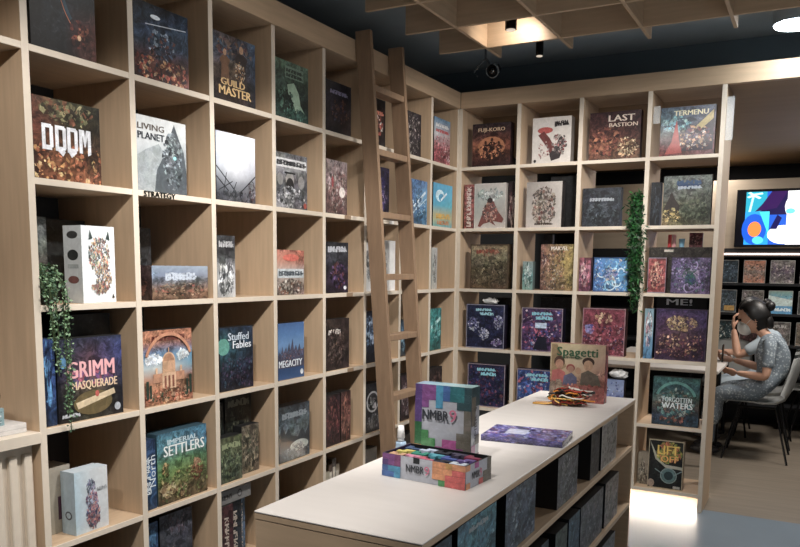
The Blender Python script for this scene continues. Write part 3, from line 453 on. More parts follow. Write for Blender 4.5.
BG(1, 0, .504, .755, .283, 'white box with red and black brush painting', [('bg', [['#d4ccc4', '#d8d0c8'], ['#ccc6be', '#d4ccc4']], .03), ('e', .33, .72, .2, .07, '#b03a30'), ('p', [(.15, .62), (.3, .7), (.45, .55), (.58, .35), (.66, .15), (.5, .12), (.42, .3), (.3, .45)], '#6a2c28'), ('p', [(.45, .2), (.62, .38), (.72, .6), (.85, .5), (.8, .3), (.72, .1), (.5, .05)], '#3a3234'), ('blob', .7, .4, .18, .24, 50, .04, ['#241e20', '#6a5a58', '#a89890', '#8a2c28']), ('t', '#7', .75, .85, .36, .13, '#2a2426'), ('e', .08, .06, .035, .035, '#302a2a'), ('blob', .3, .3, .14, .2, 20, .03, ['#b0a098', '#8a4440'])],
   right=[('bg', [['#8c847c'], ['#7c746c']], .03)], side='#b8b0a8')
BG(2, 0, .869, 1.176, .285, 'maroon box with cream title and gold castle', [('bg', [['#3a1c20', '#34181c'], ['#4a2424', '#3c1c20'], ['#6a3424', '#4a2420'], ['#8a5030', '#5a3424'], ['#4a2c20', '#6a4c34']], .2), ('t', 'LAST', .62, .86, .5, .13, '#e0d0c0'), ('t', 'BASTION', .66, .72, .55, .08, '#d8c4b0'), ('blob', .75, .25, .22, .2, 80, .035, ['#d8b07c', '#2c1814', '#8a5c38', '#f0d8a8']), ('blob', .3, .4, .28, .3, 70, .06, ['#8a3c28', '#3c1a1a', '#b06a40', '#241014'])], side='#2c1618')
BG(3, 0, 1.290, 1.593, .28, 'blue and red shrink-wrapped box of fantasy city', [('bg', [['#3c4c60', '#4a5468'], ['#5a7a8a', '#4a4a64'], ['#5a6a70', '#5a3c50'], ['#6a3c40', '#6a3444'], ['#7a3c34', '#5c3c40']], .25), ('t', 'TERMENU', .55, .87, .62, .1, '#e0d8b0'), ('blob', .3, .65, .25, .15, 40, .05, ['#7ac0cc', '#3c5a70', '#a8d0d0']), ('p', [(.4, .1), (.72, .62), (.97, .9), (.97, .1)], '#2e2838'), ('p', [(.62, .55), (.96, .9), (.96, .72), (.74, .52)], '#b8a468'), ('p', [(.1, .05), (.22, .3), (.3, .75), (.36, .3), (.42, .06)], '#a83a34'), ('blob', .65, .35, .3, .25, 90, .04, ['#d8a878', '#7a2c34', '#2c2838', '#c8c0b8', '#4a4a6a'])], side='#1c2028', wrap=True)
BG(0, 1, .114, .335, .292, 'white box with red-robed samurai', [('bg', [['#b8b0a8', '#c0b8b0'], ['#a4aaa4', '#b0b0ac'], ['#a8a8a0', '#a09890'], ['#c8c0b8', '#c4bcb4']], .06), ('blob', .5, .75, .4, .12, 40, .06, ['#98a8a4', '#c4c8c4', '#8c9894']), ('p', [(.12, .05), (.25, .3), (.36, .5), (.42, .6), (.62, .6), (.72, .42), (.95, .2), (.9, .12), (.6, .16), (.7, .05), (.5, .14), (.3, .1), (.2, .03)], '#7a3c34'), ('e', .5, .62, .09, .06, '#3a2c2c'), ('blob', .5, .35, .26, .2, 60, .04, ['#a86450', '#4a2c2c', '#c08c78', '#5a3c3c']), ('frame', .015, '#d8d0c8')], side='#b0a8a0')
BG(0, 1, .04, .108, .29, 'slim red and white spine beside the samurai', [('bg', [['#a05048'], ['#8a4038']], .08), ('t', '#10', .5, .5, .92, .55, '#e0d0c4', PI/2)], side='#8a4c44', d=.1)
BG(0, 1, .345, .398, .30, 'black and red slim box right of the samurai', [('bg', [['#281c20'], ['#40282c'], ['#241a1c']], .3), ('blob', .5, .4, .4, .3, 30, .15, ['#8a6a64', '#5a2c30', '#c0a8a0'])], side='#1c1416', s=.05)
BG(1, 1, .477, .71, .287, 'white box with dense brown cluster of warriors', [('bg', [['#8a827c', '#c0b8b0'], ['#a8a098', '#bcb4ac'], ['#c0b8b0', '#c8c0b8']], .05), ('blob', .5, .6, .33, .28, 130, .045, ['#4a4038', '#7a6c5c', '#2c2826', '#9a8c7c', '#6a4a40']), ('blob', .5, .3, .33, .22, 110, .045, ['#5a4a40', '#8a7868', '#302826', '#b0a090', '#7a3c34']), ('t', '#8', .5, .08, .5, .05, '#4a3c34')], side='#a8a098', right=[('bg', [['#3a3634'], ['#302c2a']], .1)])
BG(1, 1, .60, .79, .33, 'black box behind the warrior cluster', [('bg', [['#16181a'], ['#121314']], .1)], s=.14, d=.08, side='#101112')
BG(2, 1, .843, 1.077, .235, 'dark slate box with faint title', [('bg', [['#2c3038', '#30343c'], ['#282c34', '#363c44'], ['#30363c', '#282c32']], .12), ('t', '#8', .5, .7, .62, .1, '#a8b0b8'), ('blob', .5, .35, .4, .25, 50, .06, ['#4a525a', '#202428', '#5c666e'])], side='#181a1c')
BG(3, 1, 1.326, 1.594, .287, 'misty landscape box with blue gothic title', [('bg', [['#6a706c', '#747a74', '#6a706c'], ['#5a605c', '#7a807a', '#60665f'], ['#4a4c44', '#6a6c5c', '#4c5248'], ['#7a7450', '#4a4c3c', '#3c4238'], ['#86764c', '#54543c', '#444a3c']], .12), ('r', .3, .74, .75, .82, '#2c4870'), ('t', '#5', .52, .86, .5, .1, '#34547c'), ('t', '#7', .55, .76, .5, .07, '#b8c4d0'), ('mtn', [(.02, .35, .15), (.1, .5), (.18, .68), (.26, .52), (.36, .4)], '#3c3430'), ('blob', .2, .2, .2, .14, 50, .035, ['#b89c54', '#5a4c2c', '#d8c078', '#34301f']), ('blob', .65, .3, .28, .2, 70, .05, ['#56604c', '#36402f', '#747c60'])], side='#3a3d3a')
BG(3, 1, 1.255, 1.31, .255, 'black narrow box beside the misty landscape', [('bg', [['#22262c'], ['#1a1c22']], .15), ('blob', .5, .5, .3, .45, 40, .12, ['#3c4450', '#14161a'])], side='#121316')
BG(0, 2, .096, .365, .295, 'sandy box with desert crowd and red lettering', [('bg', [['#8a7458', '#86704f'], ['#8c8468', '#80785c'], ['#4a4434', '#504834'], ['#64543c', '#5a4c38'], ['#6a5438', '#4c3c2c']], .15), ('t', '#7', .45, .84, .6, .1, '#8a3420'), ('blob', .5, .82, .2, .08, 14, .04, ['#a84c2c', '#6a3c24']), ('s', 90, .08, .1, .92, .66, .045, ['#3a3426', '#8a8468', '#2c281f', '#6a6046', '#a09070']), ('frame', .025, '#54422f')], right=[('bg', [['#6a5840'], ['#544630']], .1)], side='#5a4a36')
BG(1, 2, .586, .808, .294, 'comic-style box with gold panel and heroes', [('bg', [['#8a5c50', '#a08c4a'], ['#7a4c48', '#b8a050'], ['#8a6450', '#a8924c'], ['#6a4c44', '#8a7444']], .2), ('t', 'MARVEL', .55, .91, .5, .08, '#e8e0d8'), ('s', 110, .03, .03, .72, .85, .05, ['#c0a898', '#5a3430', '#3a3038', '#a85c44', '#d8c8b0', '#4a4a5c']), ('s', 40, .6, .03, .97, .95, .05, ['#d0b85c', '#7a6434', '#e0d088', '#5a4830'])], side='#2a2420')
BG(1, 2, .465, .535, .185, 'small pale grey and teal box', [('bg', [['#8a9896'], ['#5a8c8a'], ['#7aa098']], .15), ('blob', .5, .5, .35, .4, 40, .12, ['#c8d4d0', '#3c5c5c', '#a8c4c0'])], side='#6a7c7a', d=.05)
BG(2, 2, .84, .912, .21, 'small pink and red box', [('bg', [['#9a4a5c'], ['#8a5a74'], ['#6a3450']], .2), ('blob', .5, .5, .4, .4, 50, .12, ['#d890a0', '#5a2c44', '#c85a5c', '#e0c0c0'])], side='#5a2c3c', d=.05)
SWIRL = lambda pal: [('s', 100, .03, .03, .97, .97, .055, pal), *[('ring', random.Random(i*7+len(pal)).uniform(.15, .85), random.Random(i*5+3).uniform(.15, .85), random.Random(i*3).uniform(.08, .2), .035, i*50, i*50+210, pal[i % 2]) for i in range(12)], ('blob', .5, .52, .2, .2, 60, .05, pal[2:])]
BG(2, 2, .93, 1.145, .212, 'bright blue box with swirling waves', [('bg', [['#2c7ac0', '#3890d0'], ['#2468b0', '#40a0d8'], ['#1c5a9c', '#2c80c4']], .12)]+SWIRL(['#8ad0f0', '#d8f0fa', '#1c5a9c', '#9a8ab0', '#c8b8a0'])+[('frame', .03, '#1c4a80')], side='#14304c')
BG(3, 2, 1.26, 1.365, .212, 'small red box with tan creature', [('bg', [['#9a3c3c', '#a44444'], ['#8a3038', '#983c3c']], .15), ('blob', .5, .5, .35, .38, 90, .07, ['#d8a888', '#7a2830', '#c86a5c', '#3c2838', '#e8c8a8']), ('frame', .03, '#8a8090')], side='#5a2428', d=.05)
BG(3, 2, 1.396, 1.614, .212, 'purple and green mandala-patterned box', [('bg', [['#5a4c74', '#64547c'], ['#4c4064', '#5c4c74']], .15)]+SWIRL(['#a898c8', '#7a6898', '#3c5c4c', '#4a7a6c', '#b0a4c0'])+[('blob', .5, .4, .14, .18, 40, .05, ['#2c6a5c', '#1c4a50', '#2c3c78'])], side='#2c2438')
BG(3, 2, 1.24, 1.60, .275, 'long dark brown box behind the mandala box', [('bg', [['#3a342e'], ['#2c2823']], .08), ('r', .25, .9, .4, .95, '#c8c0b4')], s=.11, d=.08, side='#2c2823')
BG(0, 3, .076, .35, .295, 'navy box framed silver with white masks', [('bg', [['#1c2448', '#222a54'], ['#141a38', '#1c2248'], ['#1a2044', '#141a38']], .2), ('t', '#7', .45, .88, .42, .07, '#a0dce8'), ('t', '#5', .52, .79, .36, .08, '#a0dce8'), ('blob', .18, .55, .14, .16, 50, .035, ['#d8dcf0', '#4a4a8a', '#8a90c0']), ('blob', .84, .6, .12, .14, 50, .035, ['#d8dcf0', '#6a5aa0', '#8a90c0']), ('blob', .46, .32, .13, .14, 50, .035, ['#e8e8f4', '#3c3c78', '#9aa0d0']), ('blob', .8, .15, .14, .08, 40, .03, ['#8a6ab8', '#d0c8ec', '#3c3470']), ('s', 50, .05, .05, .95, .8, .035, ['#2c3468', '#3c2c64', '#101634']), ('frame', .02, '#8a8aa0')], side='#16182c', right=[('bg', [['#1c1c34'], ['#20162c']], .1)])
BG(1, 3, .47, .745, .285, 'busy pink and blue box with silver frame', supers('#3c2c5c', '#5a3460', ['#c85a78', '#3c4a9c', '#1c1c3c', '#e8d0d8', '#8a3450', '#5a8ac0'])+[('r', .34, .54, .62, .66, '#c8dcf4'), ('p', [(.3, .05), (.42, .35), (.6, .35), (.66, .05)], '#1a1c30')], side='#1c1830')
BG(2, 3, .875, 1.14, .296, 'crimson box with emblem and crowded figures', [('bg', [['#7a2c40', '#842f44'], ['#8a3446', '#7a2c3c'], ['#6a2838', '#7c3040']], .2), ('s', 110, .03, .03, .97, .65, .05, ['#c8788a', '#5a1c30', '#d8b8b8', '#3c3468', '#a84458', '#2c1c2c']), ('blob', .5, .8, .2, .1, 50, .045, ['#c8a070', '#5a2430', '#e0c498', '#8a4c4c']), ('blob', .18, .55, .1, .1, 20, .05, ['#3c4a9c', '#8a94d0']), ('frame', .02, '#a07880')], side='#4a1c28', right=[('bg', [['#4a1824'], ['#3c1420']], .1)])
BG(3, 3, 1.323, 1.612, .308, 'purple box with golden crest and army', [('bg', [['#3c2c5c', '#483468', '#3a2a58'], ['#4a2c54', '#5a3c58', '#3c2c5c'], ['#4c3048', '#5c4048', '#402c4c'], ['#3c2438', '#4a2c38', '#301e38'], ['#2c2040', '#38243c', '#241a34']], .15), ('blob', .5, .72, .3, .14, 90, .04, ['#c8a468', '#8a6c48', '#e0c890', '#5a3c4c']), ('blob', .5, .72, .15, .07, 30, .03, ['#3c2c44', '#d8bc80']), ('s', 110, .05, .08, .95, .5, .045, ['#c08a64', '#5a2c44', '#8a4c50', '#e0b890', '#2c2044', '#784458']), ('frame', .015, '#4c3c58')], side='#201a30')
BG(3, 3, 1.255, 1.308, .305, 'slim light blue spine with figure beside purple box', [('bg', [['#7a9cac'], ['#8ab4c0'], ['#5a94b8'], ['#3c7cb0']], .15), ('blob', .5, .6, .35, .3, 60, .13, ['#c89ca0', '#3c5c7c', '#d8e4e8', '#a86470'])], side='#20243a', d=.1)
BG(0, 4, .093, .365, .293, 'navy box with dark red splashes, silver frame', supers('#1a2048', '#241c44', ['#6a2c48', '#2c3c74', '#101430', '#3c4c4c', '#8a4c5c', '#1c2c54']), side='#16182c')
BG(1, 4, .45, .73, .28, 'bright blue box half hidden behind the pasta game', supers('#1c3c84', '#1c4c98', ['#c85a6c', '#2c5cb0', '#102048', '#c8d4e8', '#9a3c54']), side='#142044')
BG(2, 4, .90, 1.15, .255, 'blue and white banded box near island corner', [('bg', [['#6a7cac', '#7488b4'], ['#94a4c8', '#8c9cc4'], ['#5060a8', '#4458a4'], ['#2c3c8c', '#30449c'], ['#8a5070', '#74446c']], .12), ('s', 60, .05, .1, .95, .95, .05, ['#b8c8e4', '#44549c', '#d8e0f0', '#2c3478'])], side='#141624')
BG(3, 4, 1.326, 1.596, .295, 'teal box with fogbound sea and white title', [('bg', [['#3c6a68', '#3a6460'], ['#2c4c54', '#385a60'], ['#44625c', '#3c5850'], ['#58504a', '#5a4a44'], ['#38485c', '#2c4858'], ['#203c4c', '#1c3444']], .2), ('ring', .5, .5, .46, .06, 20, 160, '#5c9890'), ('blob', .5, .45, .42, .3, 80, .05, ['#6a9c94', '#2c3c44', '#8a6c5c', '#3c7478', '#a8b8ac']), ('t', 'FORGOTTEN', .53, .54, .62, .1, '#d8e4e4'), ('t', 'WATERS', .53, .42, .66, .12, '#e4ecec'), ('blob', .5, .14, .3, .06, 30, .05, ['#a86044', '#5a3c38', '#3c5c64'])], side='#1c3038')
BG(3, 5, 1.321, 1.526, .305, 'black box with acid yellow title and cockpit', [('bg', [['#1a1c1c', '#242624'], ['#202220', '#181a1a'], ['#16191a', '#1a1c1c']], .15), ('p', [(.02, .98), (.3, .6), (.5, .5), (.98, .48), (.98, .42), (.5, .44), (.2, .6)], '#b8b4a0'), ('blob', .58, .75, .36, .2, 60, .07, ['#c8a030', '#88a838', '#d86c30', '#d8c850']), ('t', 'LIFT', .55, .8, .6, .18, '#f0c83c'), ('t', 'OFF', .6, .62, .5, .13, '#f0a838'), ('e', .6, .28, .2, .14, '#5c7c7c'), ('e', .6, .28, .13, .09, '#23383c'), ('ring', .6, .28, .24, .03, 0, 360, '#8aa09c'), ('l', .2, .4, .45, .3, .02, '#7c9090'), ('l', .98, .4, .75, .3, .02, '#7c9090'), ('e', .1, .1, .1, .08, '#a8907c'), ('r', .74, .03, .94, .08, '#a8a8a0'), ('frame', .02, '#b8a888')], right=[('bg', [['#a09078'], ['#8a7c68']], .05)], side='#5c5446', d=.05)
BG(3, 5, 1.25, 1.31, .2, 'small cream box with rounded picture, partly hidden', [('bg', [['#a09480'], ['#8c8070']], .1), ('blob', .5, .4, .3, .3, 30, .12, ['#c8bca8', '#5c5044'])], s=.08, side='#8a8070')
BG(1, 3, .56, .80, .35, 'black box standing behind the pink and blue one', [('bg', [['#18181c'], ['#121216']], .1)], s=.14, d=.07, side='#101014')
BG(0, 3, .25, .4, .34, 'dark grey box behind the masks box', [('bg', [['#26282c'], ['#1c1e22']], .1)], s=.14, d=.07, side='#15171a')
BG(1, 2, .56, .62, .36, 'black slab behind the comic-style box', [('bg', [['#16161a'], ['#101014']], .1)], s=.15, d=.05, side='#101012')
# small things seen through the open shelves
game('black card with bold white word standing behind the purple box', .29, .372, .02, (1.45, 3.31, .911), 0, [('bg', [['#0c0e14'], ['#0c0e14']], 0), ('t', 'ME!', .45, .93, .5, .1, '#dfe4e8')], side='#0c0e14', name='display_card', cat='card')
def crumple(name, label, cat, c, r, col, parent=None, seed=1):
    R = random.Random(seed); bm = bmesh.new(); bmesh.ops.create_icosphere(bm, subdivisions=3, radius=1)
    for v in bm.verts:
        k = R.uniform(.65, 1.1); v.co = Vector((v.co.x*r[0]*k, v.co.y*r[1]*k, max(0, (v.co.z*.5+.5)*2*r[2]*k)))
    o = obj(name, bm, mat('crumpled_'+name, col, .4), parent); o.location = c
    return tag(o, label, cat)
crumple('crumpled_film', 'white crumpled film lying on top of the navy masks box', 'wrapping', (.235, 3.262, 1.207), (.06, .028, .022), '#e4e4e2', seed=4)
crumple('crumpled_film', 'white crumpled paper bag above the blue and white banded box', 'wrapping', (1.11, 3.262, .767), (.06, .03, .03), '#c8ccd0', seed=5)
# bottles and cup standing on the brown box behind the mandala box
for i, (x0, col, lab) in enumerate(((1.36, '#c84a4c', 'red and white striped tube left of the blue cup'), (1.385, '#d8a0a0', 'pink and white striped tube beside the red one'))):
    bm = bmesh.new(); tube(bm, [(0, 0, 0), (0, 0, .075)], .011, 12)
    t = obj('snack_tube', bm, mat('tube_%d' % i, col, .4)); t.location = (x0, 3.33, 1.587); tag(t, lab, 'tube')
bm = bmesh.new(); tube(bm, [(0, 0, 0), (0, 0, .05)], .014, 14, .018)
t = obj('paper_cup', bm, mat('cup_blue', '#8ab8d0', .4)); t.location = (1.43, 3.33, 1.587); tag(t, 'small pale blue cup between the tubes and red box', 'cup')
game('small dark red box standing beyond the pale blue cup', .075, .085, .03, (1.51, 3.325, 1.587), 0, [('bg', [['#6a2c30', '#8a3438'], ['#4a2024', '#782c34']], .2), ('blob', .5, .5, .3, .3, 20, .1, ['#c87a74', '#3c1c24'])], side='#4a1c20')
# thin acrylic price holders clipped on the uprights
ac = bpy.data.materials.new('acrylic'); ac.use_nodes = True; b = ac.node_tree.nodes['Principled BSDF']; b.inputs['Base Color'].default_value = (.75, .78, .78, 1); b.inputs['Roughness'].default_value = .25; b.inputs['Alpha'].default_value = .3
for x0, z0, z1, lab in ((1.262, 2.30, 2.40, 'clear acrylic sign holder at the city box, top row'), (1.662, 2.18, 2.42, 'tall clear acrylic holder fixed outside the end upright')):
    o = box('sign_holder', x0-.012 if x0 < 1.5 else 1.6495, x0+.028, BY0+.004, BY0+.007, z0, z1, ac); tag(o, lab, 'sign holder')

# ------------------------------------------------------------------ counter items by the left edge
game('thick white boxed set lying flat on the first bay counter', .36, .03, .2, (-.035, -.215, .906), PI/2, [('bg', [['#d8d4d0'], ['#c8c4c0']], .03), ('t', '#4', .3, .5, .25, .45, '#8a8a8c'), ('r', 0, .47, 1, .5, '#a0a0a0')], side='#cfcbc7', top=[('bg', [['#d8d4d0'], ['#d0ccc8']], .02)])
game('small pale teal box standing on the white set', .12, .055, .08, (-.05, -.16, .937), PI/2, [('bg', [['#b8c8c8', '#88a8ac'], ['#a8bcbc', '#7c9ca0']], .05), ('s', 25, .4, .1, .95, .9, .08, ['#4a6a70', '#dfe8e8', '#7a9498'])], side='#a0b4b4')
bm = bmesh.new(); ball(bm, (0, 0, .04), .045, .045, .04)
t = obj('toy_ball', bm, mat('magenta_toy', '#6a1c44', .25, noise=.5, nscale=14), None, True); t.location = (-.07, -.148, .9935); tag(t, 'glossy dark magenta ball on the small pale teal box', 'toy')

# ------------------------------------------------------------------ display island
IX0, IX1, IY0, IY1, IZ = 1.0, 1.461, -.17, 2.035, .85
isl = thing('display_island', 'long low birch display counter with pale top in the middle of the shop', 'counter', ((IX0+IX1)/2, (IY0+IY1)/2, 0))
def ibox(n, x0, x1, y0, y1, z0, z1, m):
    cx, cy_ = (IX0+IX1)/2, (IY0+IY1)/2
    return box(n, x0-cx, x1-cx, y0-cy_, y1-cy_, z0, z1, m, isl)
ibox('worktop', IX0, IX1, IY0, IY1, .8455, .85, WTOP)
ibox('top_panel', IX0+.001, IX1-.001, IY0+.001, IY1-.001, .829, .845, WH)
ibox('end_panel', IX0+.002, IX1-.002, IY0+.002, IY0+.022, 0, .8285, WX)
ibox('end_panel', IX0+.002, IX1-.002, IY1-.022, IY1-.002, 0, .8285, WX)
ibox('back_panel', IX0+.002, IX0+.02, IY0+.023, IY1-.023, 0, .8285, WV)
ibox('inner_panel', 1.22, 1.235, IY0+.023, IY1-.023, 0, .8285, WV)
for z in (.61, .335, .06): ibox('shelf_board', 1.236, IX1-.002, IY0+.023, IY1-.023, z, z+.02, WH)
IB = [  # row z, y0, y1, h, look, colours
 (0, -.12, .02, .18, 'dark blue box nearest the camera', ['#1c2c3c', '#2c4a5c'], ['#4a7a90', '#14202c', '#6a98a8']),
 (0, .055, .31, .185, 'teal box with pale streaks', ['#3c6474', '#5a98a8'], ['#8ac0cc', '#2c4c5c', '#4a8090', '#6a7a80']),
 (0, .385, .645, .185, 'grey blue box with misty brush strokes', ['#4a5664', '#5c6874'], ['#7a8690', '#3a4450', '#98a4ac', '#544c54']),
 (0, .88, 1.125, .18, 'light grey box with black sides', ['#5c5e60', '#6a6c6e'], ['#8a8a8a', '#48494c', '#a0a0a0']),
 (0, 1.31, 1.44, .19, 'dark grey narrow box', ['#4a4a4a', '#38383a'], ['#5c5c5c', '#2a2a2c']),
 (0, 1.475, 1.735, .19, 'white framed box with brown figure', ['#8a8680', '#98948e'], ['#6a5c50', '#a8a49c', '#5c5450']),
 (1, .55, .80, .2, 'slate box with thin white lines', ['#48525c', '#39424a'], ['#6a7680', '#2c343a']),
 (1, .88, 1.02, .19, 'muted green narrow box', ['#4a544c', '#565e54'], ['#6c766a', '#343c36']),
 (1, 1.04, 1.185, .195, 'steel blue box', ['#3c5060', '#48606e'], ['#6a8898', '#28363f']),
 (1, 1.20, 1.54, .195, 'wide pewter grey box', ['#58585a', '#646466'], ['#7c7c7e', '#444447', '#8c8480']),
 (1, 1.58, 1.82, .195, 'off white box with small brown drawing', ['#807a74', '#8c8680'], ['#5a4c44', '#9c968e']),
 (2, .9, 1.15, .2, 'charcoal box', ['#3c3e42', '#2e3034'], ['#54565a', '#222326']),
 (2, 1.2, 1.45, .2, 'brown and grey box', ['#54504c', '#484440'], ['#6c6862', '#38342f']),
 (2, 1.55, 1.8, .2, 'ash grey box', ['#6a6866', '#787674'], ['#8a8886', '#555350']),
]
for rz_, y0, y1, h, look, cc, pal in IB:
    game('%s, island aisle side, %s shelf' % (look, ('upper', 'middle', 'lower')[rz_]), y1-y0, h, .07 if look.startswith('light') is False else .12, (1.445, (y0+y1)/2, (.6305, .3555, .0805)[rz_]), PI/2,
         [('bg', [cc, cc[::-1], cc], .12), ('s', 60, .08, .08, .92, .92, .06, pal)]+([('frame', .04, '#b8b4ac')] if 'framed' in look else [])+([('t', '#5', .5, .85, .5, .08, '#a8b4b8')] if 'teal' in look else []), side='#15161a')

# tile game: upright box, tray, flat pack, pasta game, laces, bottle
NM = ['#5a3878', '#7a3c88', '#2c5aa0', '#2c8cb0', '#1c6c74', '#2c4c50', '#2c6a3c', '#3c8a44', '#b88434', '#a03c88', '#c04c98', '#5a2c50', '#6a665e']
def nmbr(cols, tw, tx, ty, th_, tint=.5):
    ops = [('bg', [['#b8bcc8', '#b0b4be'], ['#b4b8c4', '#a8acb6']], .02)]
    n = len(cols[0]); m_ = len(cols)
    for r, row in enumerate(cols):
        for c, ch in enumerate(row):
            if ch != '.': ops.append(('r', c/n, 1-(r+1)/m_, (c+1)/n, 1-r/m_, NMC[ch]))
    ops += [('t', 'NMBR', tx-tw*.13, ty, tw*.72, th_, '#3c4048'), ('t', '9', tx+tw*.36, ty+.01, tw*.2, th_*1.25, '#c85c80')]
    return ops
NMC = dict(p='#5a3c80', P='#84488c', b='#2a60a4', B='#2c90b8', t='#26747c', T='#35545c', g='#2c6c40', G='#3c8c4c', o='#c08c3c', m='#a8448c', M='#7c3c70', d='#4c3440', k='#706a60', r='#c84440', O='#d88a50', D='#1c2228')
FRONT = ['pPPBbttT', 'pPPBbttT', 'pP.B..TT', 'p......k', 'p......k', 'g......k', 'gG....kk', 'gGG.mmkk', 'oGGmmmMk', 'oogmmddk']
game('upright tile game box with coloured stair-step blocks around a white centre', .190, .237, .06, (1.190, .50, .8505), 0,
     nmbr(FRONT, .64, .46, .61, .13), right=nmbr(['TT', 'kT', 'k.', 'k.', '..', '.k', 'm.', 'mM'], .1, .5, .5, .03)[:-2]+[('t', 'NMBR 9', .5, .5, .5, .3, '#4a4e54', PI/2)],
     top=[('bg', [['#5a8ab0', '#7ab8c8', '#9cc8cc'], ['#6a90b8', '#8ac0d0', '#8ab4b8']], .08)], side='#46505a', wrap=True)
SEED[0] += 1
tr = thing('tile_tray', 'open low game tray full of coloured number tiles, in front of the upright box', 'game tray', (1.25, .335, .8505), -.09)
tw_, td_, thh = .272, .148, .066
a1 = Art(tw_, thh, lambda x, z, L: (x-tw_/2, -td_/2-L, z), 5)
a1.run(nmbr(['PPM..D..OOoOO', 'pPM.....OOOrr', 'bBB.....OOrrr', 'bbB......Grrr'][:4], .3, .45, .52, .32))
a2 = Art(td_, thh, lambda x, z, L: (tw_/2+L, x-td_/2, z), 6)
a2.run([o for o in nmbr(['O.m..k', '.....k', '....kk', 'O..rkk'], .4, .42, .5, .3)])
me = art_mesh('tray_walls', [a1, a2], [(*cuboid(-tw_/2, tw_/2, -td_/2, td_/2, 0, .004), '#2a2c30'), (*cuboid(-tw_/2, tw_/2, -td_/2, -td_/2+.003, 0, thh), '#2c3a50'), (*cuboid(-tw_/2, tw_/2, td_/2-.003, td_/2, 0, thh), '#1c1c20'), (*cuboid(-tw_/2, -tw_/2+.003, -td_/2+.003, td_/2-.003, 0, thh), '#3c2c50'), (*cuboid(tw_/2-.003, tw_/2, -td_/2+.003, td_/2-.003, 0, thh), '#54504a')])
link('tray_walls', me, PRINT, tr)
TC = ['#2c3c50', '#c8d4e0', '#1c1c24', '#5a9cb0', '#3c4c90', '#b88ab0', '#d8b890', '#d0c070', '#5a9c84', '#d890b0', '#d8dce4', '#4a2c50', '#c87a8c', '#2c6c60']
box('tile_insert', -tw_/2+.0035, tw_/2-.0035, -td_/2+.0035, td_/2-.0035, .0045, .055, mat('black_insert', '#121216', .5), tr, 0)
R = random.Random(12)
PIECES = []
tile_colors = ['#3c5070', '#b8c4d8', '#24242c', '#4a4458', '#8c3c54', '#c8bc6c', '#3c8c78', '#5aa0b0', '#4a5c9c', '#6a5890', '#c8a080', '#d890a8', '#c86878', '#2c2c34', '#c8d0dc']
for r in range(3):
    for c in range(5):
        x = -tw_/2+.012+c*.050; y = td_/2-.05-r*.045
        bm = bmesh.new(); g = .0158; k_ = (r*5+c)
        shp = [[(0, 0), (1, 0), (2, 0), (0, 1)], [(0, 0), (1, 0), (1, 1), (2, 1)], [(0, 0), (1, 0), (2, 0), (2, 1), (0, 1)], [(0, 1), (1, 1), (2, 1), (1, 0)]][k_ % 4]
        for (u, v) in shp: bx(bm, x+u*g, x+(u+1)*g, y+v*g, y+(v+1)*g, .0552, .0635)
        tile = obj('number_tile', bm, mat('tile_%d' % k_, tile_colors[k_], .45))
        tile.location = tr.location; tile.rotation_euler = tr.rotation_euler
        tag(tile, ['slate', 'pale blue', 'black', 'dark plum', 'wine red', 'yellow', 'sea green', 'light teal', 'royal blue', 'violet', 'tan', 'pink', 'coral', 'charcoal', 'silver'][k_]+' number tile lying in the open game tray', 'game tile', 'tiles in the open tray')
game('flat blue and violet shrink-wrapped pack lying on the island top', .283, .02, .20, (1.318, .855, .8505), .10, [('bg', [['#4a4494'], ['#2a2450']], .2), ('s', 60, 0, .1, 1, .9, .05, ['#8a88d0', '#28205c', '#c8a8c0', '#5a58b0'])],
     top=[('bg', [['#5450a8', '#6460b0'], ['#443c94', '#5a58b8']], .2), ('s', 150, .02, .02, .98, .98, .075, ['#9fa0f0', '#241c60', '#d8c8f0', '#8a4c84', '#4848c0', '#c0c8ff', '#9a5060', '#282480']), ('r', .24, .3, .5, .7, '#c8ccec')], side='#2c2858', wrap=True)
game('tan pasta-themed box with green handwritten title and three diners', .250, .262, .05, (1.243, 1.80, .8505), 0,
     [('bg', [['#b8a67c', '#c8b68c', '#b89c7c'], ['#b8a480', '#c4b494', '#b4907a'], ['#a08468', '#b49878', '#a87460'], ['#8a4c44', '#98604c', '#a84840'], ['#84443c', '#8c5044', '#a04440']], .08),
      ('p', [(.02, .98), (.12, .98), (.3, .6), (.02, .4)], '#8c7450'), ('e', .17, .68, .1, .1, '#4c3024'), ('e', .17, .64, .075, .08, '#a8785c'), ('p', [(.02, .28), (.04, .52), (.17, .56), (.28, .5), (.3, .28)], '#a84c48'),
      ('e', .38, .58, .08, .07, '#8a3028'), ('e', .38, .56, .06, .06, '#a87860'), ('p', [(.24, .25), (.26, .44), (.4, .5), (.5, .42), (.5, .25)], '#5a5a78'), ('e', .52, .54, .05, .06, '#a88060'),
      ('e', .7, .7, .11, .08, '#3c281e'), ('e', .7, .64, .085, .09, '#b08868'), ('p', [(.56, .3), (.58, .5), (.7, .56), (.88, .48), (.94, .3)], '#60584c'), ('r', .6, .32, .84, .5, '#605448'),
      ('r', .02, .02, .98, .28, '#98504a'), ('s', 50, .02, .0, .98, .3, .05, ['#a84840', '#8c6048', '#6a342c', '#b87860', '#c86050']), ('blob', .12, .2, .12, .12, 8, .1, ['#9a8874', '#887864']), ('t', 'Spagetti', .49, .84, .74, .2, '#24583a'), ('t', '#11', .4, .765, .36, .03, '#3c4c38')],
     right=[('bg', [['#8c4440'], ['#a04440'], ['#78403c']], .1), ('s', 20, 0, 0, 1, 1, .15, ['#c86050', '#3c5c6a'])], side='#8c4c44')
R = random.Random(5); bm = bmesh.new()
lace_cols = ['#1c1a1a', '#8a2c20', '#d88a34', '#3c5430', '#e0b060', '#4c2c20', '#101012', '#a83c2c', '#e0dcd0', '#6a2c28']
